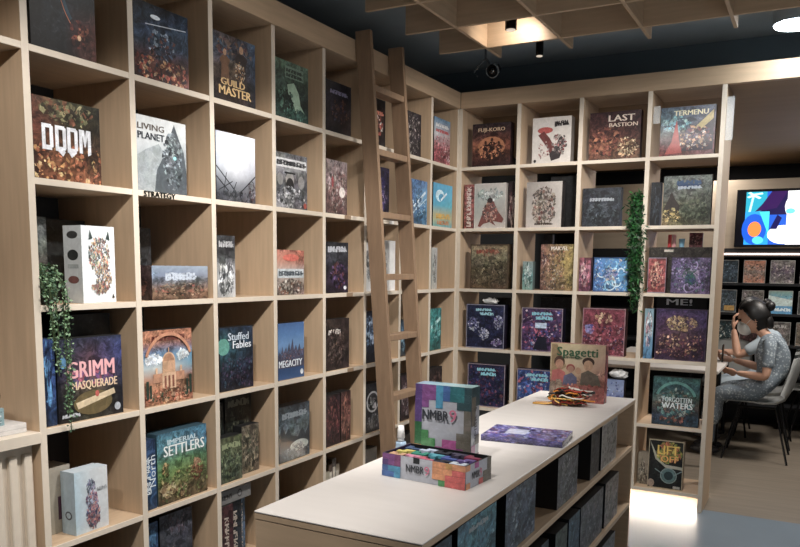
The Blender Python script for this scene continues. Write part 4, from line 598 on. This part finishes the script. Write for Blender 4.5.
ml = [mat('lace_%d' % i, c, .5) for i, c in enumerate(lace_cols)]
fi = 0
for i in range(64):
    cx, cy_ = 1.245+R.gauss(0, .028), 1.69+R.gauss(0, .022); a = R.uniform(0, 6); L_ = R.uniform(.03, .06); z = .8545+R.random()**1.4*.062
    ar = .05+.02*R.random(); pts = []
    for q in range(9):
        t_ = q/8; pts.append((cx+math.cos(a+t_*4.2)*ar*(.5+t_*.5), cy_+math.sin(a+t_*4.2)*ar*.55*(.5+t_*.5), z+.018*math.sin(t_*PI)*R.random()))
    tube(bm, pts, .0032, 6); bm.faces.ensure_lookup_table()
    for f in bm.faces[fi:]: f.material_index = i % 10
    fi = len(bm.faces)
for i in range(7):
    y = 1.64+i*.008; tube(bm, [(1.10-.012*R.random(), y, .8545), (1.15, y+.004, .856), (1.2, y+.02, .866)], .0034, 6); bm.faces.ensure_lookup_table()
    for f in bm.faces[fi:]: f.material_index = [4, 2, 9, 4, 8, 2, 0][i]
    fi = len(bm.faces)
ball(bm, (1.195, 1.655, .868), .02, .016, .016, 10, 8); bm.faces.ensure_lookup_table()
for f in bm.faces[fi:]: f.material_index = 9
o = obj('game_laces', bm, ml, None, True); tag(o, 'tangled heap of red, black, orange and green cords before the pasta box', 'cords'); o['kind'] = 'stuff'
bt = thing('sanitizer_bottle', 'small clear bottle with white cap behind the open tray', 'bottle', (1.045, .50, .8505))
bm = bmesh.new(); tube(bm, [(0, 0, 0), (0, 0, .002), (0, 0, .04), (0, 0, .046)], .0185, 16, .016); obj('bottle_body', bm, mat('bottle_blue_label', '#9fb6cc', .2, noise=.4, nscale=60), bt, True)
bm = bmesh.new(); tube(bm, [(0, 0, .047), (0, 0, .058)], .010, 12); tube(bm, [(0, 0, .058), (0, 0, .098)], .0125, 12, .009); obj('cap', bm, mat('white_plastic', '#dcdcdc', .35), bt, True)

# ------------------------------------------------------------------ ladder leaning on the left shelving
ld = thing('library_ladder', 'brown wooden ladder leaning against the left shelving', 'ladder', (.29, 2.07, 0))
XT, ZT, XB = .10, 2.63, .305
def lx(z): return XB+(XT-XB)*z/ZT
for y in (1.885, 2.225):
    bm = bmesh.new(); prism(bm, [(XB-.29, 0), (XT-.29, ZT), (XT-.085-.29, ZT), (XB-.085-.29, 0)], y-.012-2.07, y+.014-2.07); obj('rail', bm, LADW, ld)
for k in range(8):
    z = 2.352-.319*k
    bm = bmesh.new(); bx(bm, lx(z)-.29-.075, lx(z)-.29-.003, 1.8995-2.07, 2.2125-2.07, z-.016, z+.016, .002); obj('rung', bm, LADW, ld)

# ------------------------------------------------------------------ ceiling grid
gr = thing('ceiling_grid', 'hanging lattice of birch slats below the dark ceiling', 'ceiling grid', (0, 0, 0))
GX = [.47+.4175*i for i in range(10)]; GY = [2.505-.405*i for i in range(10)]
for i, x in enumerate(GX): box('slat', x-.009, x+.009, -1.5, 2.72, 2.65, 2.82, WH, gr)
edges = [.187]+GX+[4.4]
for i, y in enumerate(GY):
    bm = bmesh.new()
    for a, b_ in zip(edges[:-1], edges[1:]): bx(bm, a+(.0095 if a != .187 else 0), b_-.0095, y-.009, y+.009, 2.65, 2.82)
    obj('slat', bm, WX, gr)
def fixture(loc, label, r=.03):
    t = thing('spotlight', label, 'lamp', loc)
    bm = bmesh.new(); tube(bm, [(0, 0, .0), (0, 0, .09)], r, 16); obj('lamp_body', bm, METAL, t)
    bm = bmesh.new(); tube(bm, [(0, 0, .0905), (0, 0, .15)], .006, 8); obj('stem', bm, METAL, t)
    bm = bmesh.new(); tube(bm, [(0, 0, -.004), (0, 0, -.0005)], r*.8, 16); obj('lens', bm, mat('lamp_lens', '#fff0dc', .4, emit=.5), t)
fixture((.69, 2.30, 2.665), 'black cylinder spotlight inside the far left cell of the ceiling grid')
fixture((.66, 2.85, 2.67), 'small black spotlight beyond the far edge of the ceiling grid', .022)
spot('grid_spot_light', (.74, 2.36, 2.74), (.1, 3.0, 1.9), 5, 168, 1.0, .02)
# camera on the ceiling
cc = thing('security_camera', 'round black security camera with pale ring above the shelf corner', 'camera', (.315, 3.0, 2.66))
d = (CAM+Vector((-.9, 0, -.4))-Vector((.315, 3.0, 2.66))).normalized()
bm = bmesh.new(); tube(bm, [-d*.07, d*.03], .036, 18); obj('housing', bm, METAL, cc)
bm = bmesh.new(); n = 24; q = d.to_track_quat('Z', 'Y')
r_ = bmesh.ops.create_cone(bm, cap_ends=False, segments=n, radius1=.042, radius2=.038, depth=.012)
for v in r_['verts']: v.co = q @ v.co + d*.032
bmesh.ops.solidify(bm, geom=bm.faces[:], thickness=.005); obj('ring', bm, mat('camera_ring', '#7c8488', .4), cc)
bm = bmesh.new(); ball(bm, d*.03, .022, .022, .022); obj('lens', bm, mat('camera_glass', '#05060a', .05, coat=1), cc, True)
bm = bmesh.new(); tube(bm, [-d*.05, (-.06, .02, .08), (-.06, .02, .16)], .008, 8); tube(bm, [(-.06, .0, .07), (-.13, .0, .0), (-.10, -.01, -.03)], .005, 8); obj('bracket', bm, mat('bracket_grey', '#5a6064', .5), cc)
# large round downlight
dl = thing('downlight', 'large round white ceiling light at the top right', 'lamp', (1.988, 2.93, 2.685))
bm = bmesh.new(); tube(bm, [(0, 0, .006), (0, 0, .135)], .112, 40); obj('lamp_body', bm, CEIL, dl)
bm = bmesh.new(); tube(bm, [(0, 0, 0), (0, 0, .0055)], .104, 40); obj('diffuser', bm, mat('downlight_glow', '#f4fbff', .5, emit=60), dl)

# ------------------------------------------------------------------ plants
def hang_plant(loc, label, strands, leaf, cols, seed, pot=True, dense=1.0, width=.012, fuzzy=False):
    R = random.Random(seed); t = thing('trailing_plant', label, 'plant', loc)
    bm = bmesh.new(); sb = bmesh.new(); mi = 0
    for pts in strands:
        P = [Vector(p) for p in pts]; tube(sb, P, .0015, 5)
        for a, b_ in zip(P[:-1], P[1:]):
            n = int((b_-a).length/(leaf*.36)*dense)+1
            for i in range(n):
                c = a.lerp(b_, (i+R.random())/n)+Vector((R.gauss(0, width), R.gauss(0, width), R.gauss(0, .004)))
                u = Vector((R.uniform(-1, 1), R.uniform(-1, 1), R.uniform(-1, .3) if not fuzzy else R.uniform(-1.2, .6))).normalized()*leaf*R.uniform(.6, 1.2)
                w_ = u.cross(Vector((R.uniform(-1, 1), R.uniform(-1, 1), R.uniform(-1, 1)))).normalized()*leaf*(.38 if not fuzzy else .12)
                vs_ = [bm.verts.new(c), bm.verts.new(c+u*.5+w_), bm.verts.new(c+u), bm.verts.new(c+u*.5-w_)]
                f = bm.faces.new(vs_); f.material_index = R.choice((0, 0, 1, 1, 2))
    obj('foliage', bm, [mat('leaf_%s' % c.strip('#'), c, .55) for c in cols], t)
    obj('stems', sb, mat('stem_green', '#3c4a2c', .6), t)
    if pot:
        bm = bmesh.new(); tube(bm, [(pot[0], pot[1], pot[2]), (pot[0], pot[1], pot[2]+pot[4])], pot[3]*.8, 18, pot[3]); obj('pot', bm, mat('plant_pot', '#3a3c3a', .5), t, True)
R = random.Random(3)
S = []
for i, (y, zb) in enumerate([(.034, -.14), (.042, -.20), (.05, -.23), (.030, -.05), (.078, -.36), (.086, -.42), (.094, -.33), (.012, -.0)]):
    S.append([(-.06, .065, .115+.02*R.random()), (-.02, y, .10+.03*R.random()), (.022, y, .05), (.024, y+R.uniform(-.003, .003), zb*.5+.02), (.024, y+R.uniform(-.004, .004), zb)])
for i in range(12): S.append([(-.06, .065, .06), (-.05+R.uniform(-.01, .05), .055+R.uniform(-.05, .03), .10+R.uniform(-.02, .03)), (-.03+R.uniform(0, .04), .045+R.uniform(-.04, .03), .02+R.uniform(0, .04))])
hang_plant((0, 0, 1.3115), 'small-leaved trailing plant spilling over the shelf edge at left', S, .0115, ['#44604a', '#64845f', '#8aa684'], 4, pot=(-.06, .065, .0, .038, .07), dense=1.1, width=.0045)
S = []
for i in range(26):
    x = R.uniform(-.035, .04); S.append([(0, .03, 0), (x*.7, -.03, .03*R.random()+.01), (x, -.05, -.12), (x*R.uniform(.6, 1.3)+.01, -.05, -.3*R.uniform(.7, 1)), (x*.7+.02, -.045, R.uniform(-.68, -.35))])
hang_plant((1.175, 3.24, 1.87), 'feathery green plant hanging down over the third and fourth rows', S, .042, ['#163a1e', '#245428', '#326c34'], 9, pot=(0, .035, -.158, .045, .14), dense=1.3, width=.012, fuzzy=True)

# ------------------------------------------------------------------ rear room: screen wall, dark shelving
cab = thing('media_wall', 'long far-end unit, pale panel above black open shelving', 'wall unit', (2.3, 6.4, 0))
def cbox(n, x0, x1, y0, y1, z0, z1, m): return box(n, x0-2.3, x1-2.3, y0-6.4, y1-6.4, z0, z1, m, cab)
cbox('fascia', .0, 4.55, 6.2, 6.6, 1.66, 2.28, mat('grey_birch', '#a89a88', .55, noise=.08, nscale=5, stretch=(.5, 5, 5)))
cbox('strip_light', 1.3, 4.5, 6.185, 6.199, 1.60, 1.615, mat('strip_warm', '#ffe0d0', .5, emit=3))
cbox('shelf_board', .0, 4.55, 6.2, 6.6, 1.58, 1.659, BLACK)
cbox('back_panel', .0, 4.55, 6.56, 6.6, 0, 1.579, BLACK)
for z in (1.33, 1.055, .77, .49, .20): cbox('shelf_board', .0, 4.55, 6.2, 6.555, z-.012, z+.012, BLACK)
for x in (.01, 1.14, 2.27, 3.4, 4.54): cbox('upright', x-.009, x+.009, 6.19, 6.1995, 0, 1.58, BLACK)
tv = thing('television', 'wall-mounted television showing a bright cartoon-coloured picture', 'television', (1.935, 6.19, 1.67))
box('casing', -.475, .475, -.045, 0, 0, .515, mat('tv_casing', '#08080a', .3), tv)
ta = Art(.93, .49, lambda x, z, L: (x-.465, -.0455-L, z+.012), 77)
ta.run([('bg', [['#04040a']], 0), ('r', .075, .02, .985, .98, '#2458c0'), ('r', .075, .56, .26, .98, '#2a9cb4'), ('p', [(.14, .56), (.3, .72), (.3, .98), (.5, .98), (.5, .56)], '#1c1440'), ('p', [(.3, .98), (.22, .75), (.16, .62), (.35, .68), (.44, .98)], '#30164a'),
  ('l', .11, .6, .14, .92, .02, '#bdf4f0'), ('l', .14, .92, .09, .88, .03, '#d8fff8'), ('l', .14, .92, .2, .86, .03, '#d8fff8'), ('l', .14, .93, .22, .95, .03, '#c8fff4'), ('l', .14, .92, .1, .97, .03, '#c8fff4'),
  ('r', .075, .02, .29, .62, '#2c94e0'), ('e', .16, .3, .11, .28, '#1c54c0'), ('p', [(.2, .62), (.29, .62), (.29, .2)], '#48d0e0'), ('e', .165, .3, .06, .14, '#f08040'), ('e', .2, .1, .05, .07, '#58c8f0'),
  ('e', .56, .7, .14, .27, '#ffffff'), ('e', .42, .2, .14, .17, '#ffffff'), ('r', .44, .02, .75, .98, '#ffffff'), ('e', .47, .62, .04, .05, '#70c8ff'), ('p', [(.3, .3), (.36, .56), (.4, .5), (.36, .3)], '#14104a')])
me = art_mesh('picture', [ta], []); link('picture', me, SCREEN, tv)
FARB = [  # col, row, label, colours, palette, text
 (0, 0, 'small blue-grey box, far shelving top row, leftmost', ['#2c3c48', '#3c5060'], ['#6a8090', '#1c2830'], None), (1, 0, 'orange box with grey ruins, far shelving top row', ['#c07048', '#8a7a70'], ['#c89478', '#4a4440', '#a8a098'], None), (2, 0, 'grey box with purple figures, far shelving top row', ['#8a8480', '#5a4c5c'], ['#a89c98', '#4a3c58', '#c8c0bc'], None), (3, 0, 'brown box at the right frame edge, far top row', ['#6a5a4c', '#4a4038'], ['#8a7864', '#2c2824'], None),
 (0, 1, 'blue box with yellow band, far shelving second row', ['#3c4c5a', '#4a5a64'], ['#6a7c88', '#202c38'], 'band'), (1, 1, 'pale grey battle box behind the woman in a mask', ['#7a7470', '#8a8480'], ['#a8a09c', '#4c4844'], None), (2, 1, 'white and light blue box with big lettering, far second row', ['#8aa898', '#48b0d8'], ['#c8e4e4', '#3c90c0', '#d8c8a8'], 'water'), (3, 1, 'dim green box at the right frame edge, far second row', ['#4a4c48', '#3a3c3a'], ['#6a6c64', '#202220'], None),
 (0, 2, 'dark teal box, far shelving third row, leftmost', ['#1c3438', '#203c44'], ['#3c5c60', '#d8d8d0'], None), (1, 2, 'dark red box hidden behind the woman, far third row', ['#4c2c2c', '#382424'], ['#6c4444', '#241818'], None), (2, 2, 'grey brown box with white lettering, far third row', ['#6a6460', '#7c7470'], ['#4c4844', '#989088'], 'fut'), (3, 2, 'tan box at the right frame edge, far third row', ['#7a6a58', '#5c5044'], ['#988870', '#3c342c'], None)]
FX = [(1.355, 1.505), (1.55, 1.735), (1.775, 1.975), (2.02, 2.2)]; FZ = [1.3425, 1.0675, .7825]
for c, r, lab, cols, pal, sp_ in FARB:
    ops = [('bg', [[cols[0]], [cols[1]], [cols[0]]], .15), ('s', 45, .05, .05, .95, .85, .08, pal), ('frame', .02, '#a8a8a4')]
    if sp_ == 'band': ops += [('r', .3, .08, .9, .3, '#c89a3c')]
    if sp_ == 'water': ops += [('p', [(0, .8), (.5, .7), (1, .6), (1, .3), (0, .3)], '#c8dcd8'), ('r', .0, .0, 1, .34, '#3c9cd0'), ('t', '#5', .6, .18, .65, .16, '#e4f4fa')]
    if sp_ == 'fut': ops += [('t', 'FUTURE', .5, .8, .7, .12, '#d0ccc8')]
    game(lab, FX[c][1]-FX[c][0], .21, .06, ((FX[c][0]+FX[c][1])/2, 6.23, FZ[r]), 0, ops, side='#2c2c2c')

# ------------------------------------------------------------------ table, chairs
tb = thing('cafe_table', 'pale-topped cafe table in front of the seated woman', 'table', (1.12, 4.75, 0))
box('tabletop', -.46, .46, -.42, .27, .705, .73, WTOP, tb, .004)
for a in (-.4, .4):
    for b_ in (-.36, .21):
        bm = bmesh.new(); tube(bm, [(a, b_, 0), (a, b_, .7045)], .018, 10); obj('leg', bm, METAL, tb)
SHELL = mat('grey_plastic_shell', '#a4a6a4', .45)
def chair(loc, rz, label, first=None):
    t = thing('shell_chair', label, 'chair', loc, rz, 'shell chairs around the cafe tables')
    if first:
        for ch in first.children:
            c = ch.copy(); COL.objects.link(c); c.parent = t
        return t
    # local: faces -X. profile in x,z swept across y with cupped edges
    prof = [(-.23, .425), (-.21, .445), (-.1, .44), (.03, .43), (.12, .435), (.18, .465), (.215, .53), (.245, .62), (.27, .72), (.285, .80), (.288, .825)]
    bm = bmesh.new(); ny = 13; g = []
    for i, (x, z) in enumerate(prof):
        row = []
        wd = .215 if i < 6 else .215-.012*(i-5)
        for j in range(ny):
            u = -1+2*j/(ny-1); lift = .045*abs(u)**3
            if i >= 6: row.append((x-lift*1.5, u*wd, z-.02*(u*u if i == len(prof)-1 else 0)))
            else: row.append((x, u*wd, z+lift*(.4+.12*i)))
        g.append([bm.verts.new(p) for p in row])
    for i in range(len(prof)-1):
        for j in range(ny-1): bm.faces.new((g[i][j], g[i][j+1], g[i+1][j+1], g[i+1][j]))
    bmesh.ops.solidify(bm, geom=bm.faces[:], thickness=.014)
    obj('seat_shell', bm, SHELL, t, True)
    for sx, sy_ in ((-1, -1), (-1, 1), (1, -1), (1, 1)):
        bm = bmesh.new(); tube(bm, [((-.235 if sx < 0 else .225), sy_*.2, 0), ((-.14 if sx < 0 else .12), sy_*.13, .415)], .0085, 10); obj('leg', bm, METAL, t)
    bm = bmesh.new(); tube(bm, [(-.14, -.13, .413), (.12, -.13, .413), (.12, .13, .413), (-.14, .13, .413), (-.14, -.13, .413)], .008, 8); obj('seat_frame', bm, METAL, t)
    return t
ch1 = chair((1.83, 4.95, 0), 0, 'grey shell chair the woman in the patterned dress sits on')
ch2 = chair((1.83, 5.50, 0), 0, 'grey shell chair behind the woman, under the person in dark clothes', ch1)
ch3 = chair((1.50, 5.88, 0), PI*.5, 'pale grey shell chair beyond the tables, left of the masked woman', ch1)
game('dark shoulder bag hanging behind the far grey chair', .22, .30, .1, (2.32, 5.50, .47), 0, [('bg', [['#16161a'], ['#101014']], .1)], side='#121216', name='shoulder_bag', cat='bag').location.z = 0

# ------------------------------------------------------------------ people
SKIN = mat('skin', '#c79c84', .55, noise=.05, nscale=30)
HAIR = mat('black_hair', '#0e0c0c', .45, noise=.3, nscale=60, stretch=(1, 1, .3))
def skin(name, J, E_, m, parent, root, lv=2):
    names = list(J); me = bpy.data.meshes.new(name)
    me.from_pydata([J[n][0] for n in names], [(names.index(a), names.index(b_)) for a, b_ in E_], [])
    o = bpy.data.objects.new(name, me); COL.objects.link(o)
    md = o.modifiers.new('Skin', 'SKIN'); md.use_smooth_shade = True
    if not me.skin_vertices: 
        bpy.context.view_layer.objects.active = o
    for i, n in enumerate(names):
        r = J[n][1]; sv = me.skin_vertices[0].data[i]; sv.radius = r if isinstance(r, tuple) else (r, r); sv.use_root = (n == root)
    sb = o.modifiers.new('Sub', 'SUBSURF'); sb.levels = lv; sb.render_levels = lv
    dg = bpy.context.evaluated_depsgraph_get(); dg.update(); nm = bpy.data.meshes.new_from_object(o.evaluated_get(dg))
    bpy.data.objects.remove(o); nm.materials.clear(); nm.name = name
    for p in nm.polygons: p.use_smooth = True
    return link(name, nm, m, parent)
def head(parent, c, s, yaw, mats, tilt=0, mask=None, bun=True):
    """head looking along local -X; c = centre"""
    bm = bmesh.new(); r = bmesh.ops.create_icosphere(bm, subdivisions=4, radius=1)
    for v in bm.verts:
        x, y, z = v.co; f = max(0, -x)
        w_ = 1-.22*max(0, -z)**1.5
        X = x*.092*(1 if z > -.2 else 1-.12*(-z)); Y = y*.073*w_; Z = z*.112
        if z < -.25 and x > 0: X *= .75
        # brow, nose, chin
        if f > .5 and abs(y) < .22 and -.42 < z < .08: X -= .022*(1-abs(y)/.22)*(1 if z > -.42 else 0)*(1-(z+.42)/.5*.7)
        if f > .6 and abs(y) > .2 and abs(y) < .55 and -.06 < z < .14: X += .007
        if f > .4 and z < -.75: X -= .008
        if f > .6 and abs(y) < .35 and -.66 < z < -.5: X -= .005
        v.co = Vector((X, Y, Z))
    M = Matrix.Translation(c) @ Matrix.Rotation(yaw, 4, 'Z') @ Matrix.Rotation(tilt, 4, 'Y') @ Matrix.Scale(s, 4)
    for sy_ in (-1, 1):
        n0 = len(bm.verts); ball(bm, (.012, sy_*.075, -.005), .02, .008, .032, 10, 8)
    bm.transform(M); h = obj('head', bm, SKIN, parent, True)
    bm = bmesh.new()
    for sy_ in (-1, 1): ball(bm, (-.082, sy_*.03, .006), .008, .013, .008, 8, 6)
    bm.transform(M); obj('eyes', bm, mat('eye_dark', '#17110f', .2), parent, True)
    bm = bmesh.new(); ball(bm, (-.089, 0, -.062), .01, .024, .007, 10, 6); bm.transform(M); obj('mouth', bm, mat('lips', '#8c5048', .5), parent, True)
    bm = bmesh.new(); r = bmesh.ops.create_icosphere(bm, subdivisions=4, radius=1)
    for v in bm.verts:
        x, y, z = v.co; X, Y, Z = x*.105+.008, y*.084, z*.122+.006
        if x < -.1:
            k = min(1, (-x-.1)*2.2); Z = max(Z, -.02+.075*k) if Z < .075 else Z
            if Z < .076: X = X*(1-.25*k); Y *= (1-.06*k)
        if z < -.35: Y *= .8; X = X*.9+.004
        v.co = Vector((X, Y, Z))
    if bun: ball(bm, (.118, 0, .045), .036, .036, .036, 12, 10); ball(bm, (.085, 0, -.05), .03, .045, .06, 12, 10)
    bm.transform(M); obj('hair', bm, HAIR, parent, True)
    if mask:
        bm = bmesh.new(); ball(bm, (-.068, 0, -.052), .052, .062, .056, 18, 14); 
        bmesh.ops.bisect_plane(bm, geom=bm.verts[:]+bm.edges[:]+bm.faces[:], plane_co=(-.045, 0, 0), plane_no=(1, 0, .1), clear_outer=True)
        for sy_ in (-1, 1): tube(bm, [(-.05, sy_*.056, -.03), (-.02, sy_*.073, -.012), (.012, sy_*.082, .0)], .0018, 5)
        bm.transform(M); mo = obj('face_mask', bm, mat('mask_white', mask, .7), parent, True)
def hand(parent, c, dirv, palm_n, s, m):
    """five skinned finger chains and a palm, pointing along dirv, curled towards palm_n"""
    d = Vector(dirv).normalized(); n = Vector(palm_n).normalized(); n = (n-d*n.dot(d)).normalized(); q = d.cross(n); c = Vector(c)
    bm = bmesh.new(); r = bmesh.ops.create_icosphere(bm, subdivisions=2, radius=1)
    for v in bm.verts: x, y, z = v.co; v.co = c+d*(x*.046+.04)*s+q*y*.038*s+n*z*.015*s
    for i, (L_, o_) in enumerate(((.068, .027), (.076, .009), (.07, -.009), (.056, -.026))):
        p0 = c+(d*.072+q*o_)*s; pts = [p0-d*.02*s, p0+(d*L_*.4+n*.006)*s, p0+(d*L_*.66+n*L_*.38)*s, p0+(d*L_*.7+n*L_*.72)*s]
        tube(bm, pts, .0088*s, 8, .0065*s)
    p0 = c+(d*.02+q*.032)*s; tube(bm, [p0, p0+(d*.022+q*.022+n*.01)*s, p0+(d*.048+q*.024+n*.03)*s], .0105*s, 8, .0075*s)
    return obj('hand', bm, m, parent, True)
def seated(name, label, loc, dress, armpose, mask, legcol, scale=1.0, dark=None):
    t = thing('person', label, 'person', loc)
    # local coordinates: faces -X, y = 0 the middle, metres above floor
    J = {'pelvis': ((.03, 0, .53), (.15, .155)), 'waist': ((.085, 0, .67), (.105, .125)), 'chest': ((.075, 0, .82), (.105, .145)), 'collar': ((.035, 0, .915), (.06, .085)), 'neckb': ((.01, 0, .955), .046),
         'sL': ((.055, -.14, .90), .052), 'sR': ((.055, .14, .90), .052)}
    E_ = [('pelvis', 'waist'), ('waist', 'chest'), ('chest', 'collar'), ('collar', 'neckb'), ('collar', 'sL'), ('collar', 'sR')]
    for s_, sg in (('L', -1), ('R', 1)):
        sh = Vector((.055, sg*.14, .90)); el = Vector(armpose[s_][0]); J['u'+s_] = (tuple(sh.lerp(el, .5)), .05); J['e'+s_] = (tuple(sh.lerp(el, .78)), .052); E_ += [('s'+s_, 'u'+s_), ('u'+s_, 'e'+s_)]
        J['h'+s_] = ((-.05, sg*.085, .525), (.095, .085)); J['k'+s_] = ((-.30, sg*.09, .50), (.075, .075)); J['c'+s_] = ((-.345, sg*.095, .36), (.07, .075)); J['m'+s_] = ((-.34, sg*.10, .22), (.075, .085))
        E_ += [('pelvis', 'h'+s_), ('h'+s_, 'k'+s_), ('k'+s_, 'c'+s_), ('c'+s_, 'm'+s_)]
    skin('clothing', J, E_, dress, t, 'pelvis')
    B = {'chest': ((.06, 0, .86), .06), 'neck': ((.0, 0, .97), .045), 'skull': ((-.05, 0, 1.03), .05)}; BE = [('chest', 'neck'), ('neck', 'skull')]
    for s_, sg in (('L', -1), ('R', 1)):
        el = Vector(armpose[s_][0]); ha = Vector(armpose[s_][1]); sh = Vector((.055, sg*.14, .90))
        B['s'+s_] = (tuple(sh), .04); B['e'+s_] = (tuple(el), .037); B['f'+s_] = (tuple(el.lerp(ha, .4)), .034); B['w'+s_] = (tuple(ha), (.02, .024)); BE += [('chest', 's'+s_), ('s'+s_, 'e'+s_), ('e'+s_, 'f'+s_), ('f'+s_, 'w'+s_)]
        hand(t, ha, armpose[s_][2], armpose[s_][3], 1.0, SKIN)
    skin('body', B, BE, SKIN, t, 'chest')
    for sg in (-1, 1):
        skin('leg', {'k': ((-.335, sg*.09, .36), .05), 'c': ((-.34, sg*.10, .24), .047), 'a': ((-.33, sg*.10, .09), .032)}, [('k', 'c'), ('c', 'a')], legcol, t, 'k')
        bm = bmesh.new(); ball(bm, (-.37, sg*.10, .04), .115, .042, .036, 14, 10)
        for v in bm.verts: v.co.z = max(.002, v.co.z)
        obj('shoe', bm, mat('dark_shoe', '#1c1a1c', .5), t, True)
    head(t, (-.085, 0, 1.095), 1.13, 0, None, tilt=-.32, mask=mask)
    return t
dm = bpy.data.materials.new('patterned_dress'); dm.use_nodes = True; nt = dm.node_tree; b = nt.nodes['Principled BSDF']; b.inputs['Roughness'].default_value = .85
tc = nt.nodes.new('ShaderNodeTexCoord'); vo = nt.nodes.new('ShaderNodeTexVoronoi'); vo.inputs['Scale'].default_value = 55; nz = nt.nodes.new('ShaderNodeTexNoise'); nz.inputs['Scale'].default_value = 26
rp = nt.nodes.new('ShaderNodeValToRGB'); rp.color_ramp.elements[0].position = .25; rp.color_ramp.elements[0].color = (*lin('#b4bec2'), 1); rp.color_ramp.elements[1].position = .62; rp.color_ramp.elements[1].color = (*lin('#747f88'), 1)
mx = nt.nodes.new('ShaderNodeMath'); mx.operation = 'MULTIPLY'; m2 = nt.nodes.new('ShaderNodeMath'); m2.operation = 'MULTIPLY'; m2.inputs[1].default_value = 3.0
nt.links.new(tc.outputs['Object'], vo.inputs['Vector']); nt.links.new(tc.outputs['Object'], nz.inputs['Vector']); nt.links.new(vo.outputs['Distance'], mx.inputs[0]); nt.links.new(nz.outputs['Fac'], mx.inputs[1]); nt.links.new(mx.outputs[0], m2.inputs[0]); nt.links.new(m2.outputs[0], rp.inputs[0]); nt.links.new(rp.outputs[0], b.inputs['Base Color'])
pose1 = {'L': ((.04, -.19, .655), (-.17, -.10, .665), (-1, .15, .15), (.1, .6, .6)), 'R': ((.0, .19, .68), (-.22, .10, .745), (-1, -.2, .1), (0, -.5, .8))}
seated('person', 'woman in white face mask and patterned grey dress, looking down at her phone', (1.83, 4.95, 0), dm, pose1, '#dfe0dc', mat('grey_trousers', '#5c6670', .8, noise=.2, nscale=40))
bm = bmesh.new(); bx(bm, 1.535, 1.545, 4.935, 5.0, .73, .87, .003)
tag(obj('mobile_phone', bm, mat('phone_black', '#0c0c10', .2)), 'black phone held up in the masked woman\'s hand', 'phone')
pose2 = {'L': ((-.16, -.16, .74), (-.21, -.10, .97), (-.1, .1, 1), (1, 0, 0)), 'R': ((-.10, .19, .74), (-.3, .05, .76), (-1, -.3, 0), (0, 0, -1))}
seated('person', 'second seated person in light blue sleeves, hand raised, mostly behind the woman', (1.78, 5.50, 0), mat('pale_blue_shirt', '#b9c8d2', .8, noise=.06, nscale=20), pose2, None, mat('dark_trousers', '#1a1c20', .8))
tb2 = thing('cafe_table', 'second cafe table behind the first, under the raised elbow', 'table', (1.10, 5.55, 0))
for ch in tb.children:
    c = ch.copy(); COL.objects.link(c); c.parent = tb2

# ------------------------------------------------------------------ labels on shelf edges
for y, z, c, lab in ((1.86, 1.70, '#8f7a64', 'tan shelf-edge label beneath the mottled pink box'), (1.88, 1.30, '#8f7a64', 'tan shelf-edge label beneath the dark purple-glow box'), (1.89, .90, '#8f7a64', 'tan shelf-edge label beneath the smoky brown box'), (2.14, 1.70, '#e8e6e2', 'white shelf-edge label just left between the ladder rails'), (2.32, 1.70, '#e8e6e2', 'white shelf-edge label just right between the ladder rails')):
    tag(box('shelf_label', .0003, .0028, y-.06 if c[1] == '8' else y-.05, y, z-.010, z+.010, mat('label_'+c[1:], c, .5)), lab, 'label')

ch4 = chair((2.23, 5.84, 0), .15, 'shell chair draped with a black jacket at the right frame edge', ch1)
bm = bmesh.new(); prism(bm, [(.16, .50), (.245, .80), (.275, .86), (.32, .87), (.345, .80), (.335, .45), (.30, .38), (.27, .45)], -.2, .2)
bmesh.ops.bevel(bm, geom=bm.edges[:], offset=.018, segments=2, affect='EDGES')
o = obj('jacket', bm, mat('black_cloth', '#141518', .9, noise=.3, nscale=30), None, True); o.location = (2.235, 5.84, .012); o.rotation_euler = (0, 0, .15)
tag(o, 'black jacket hung over the chair back at the right frame edge', 'jacket')
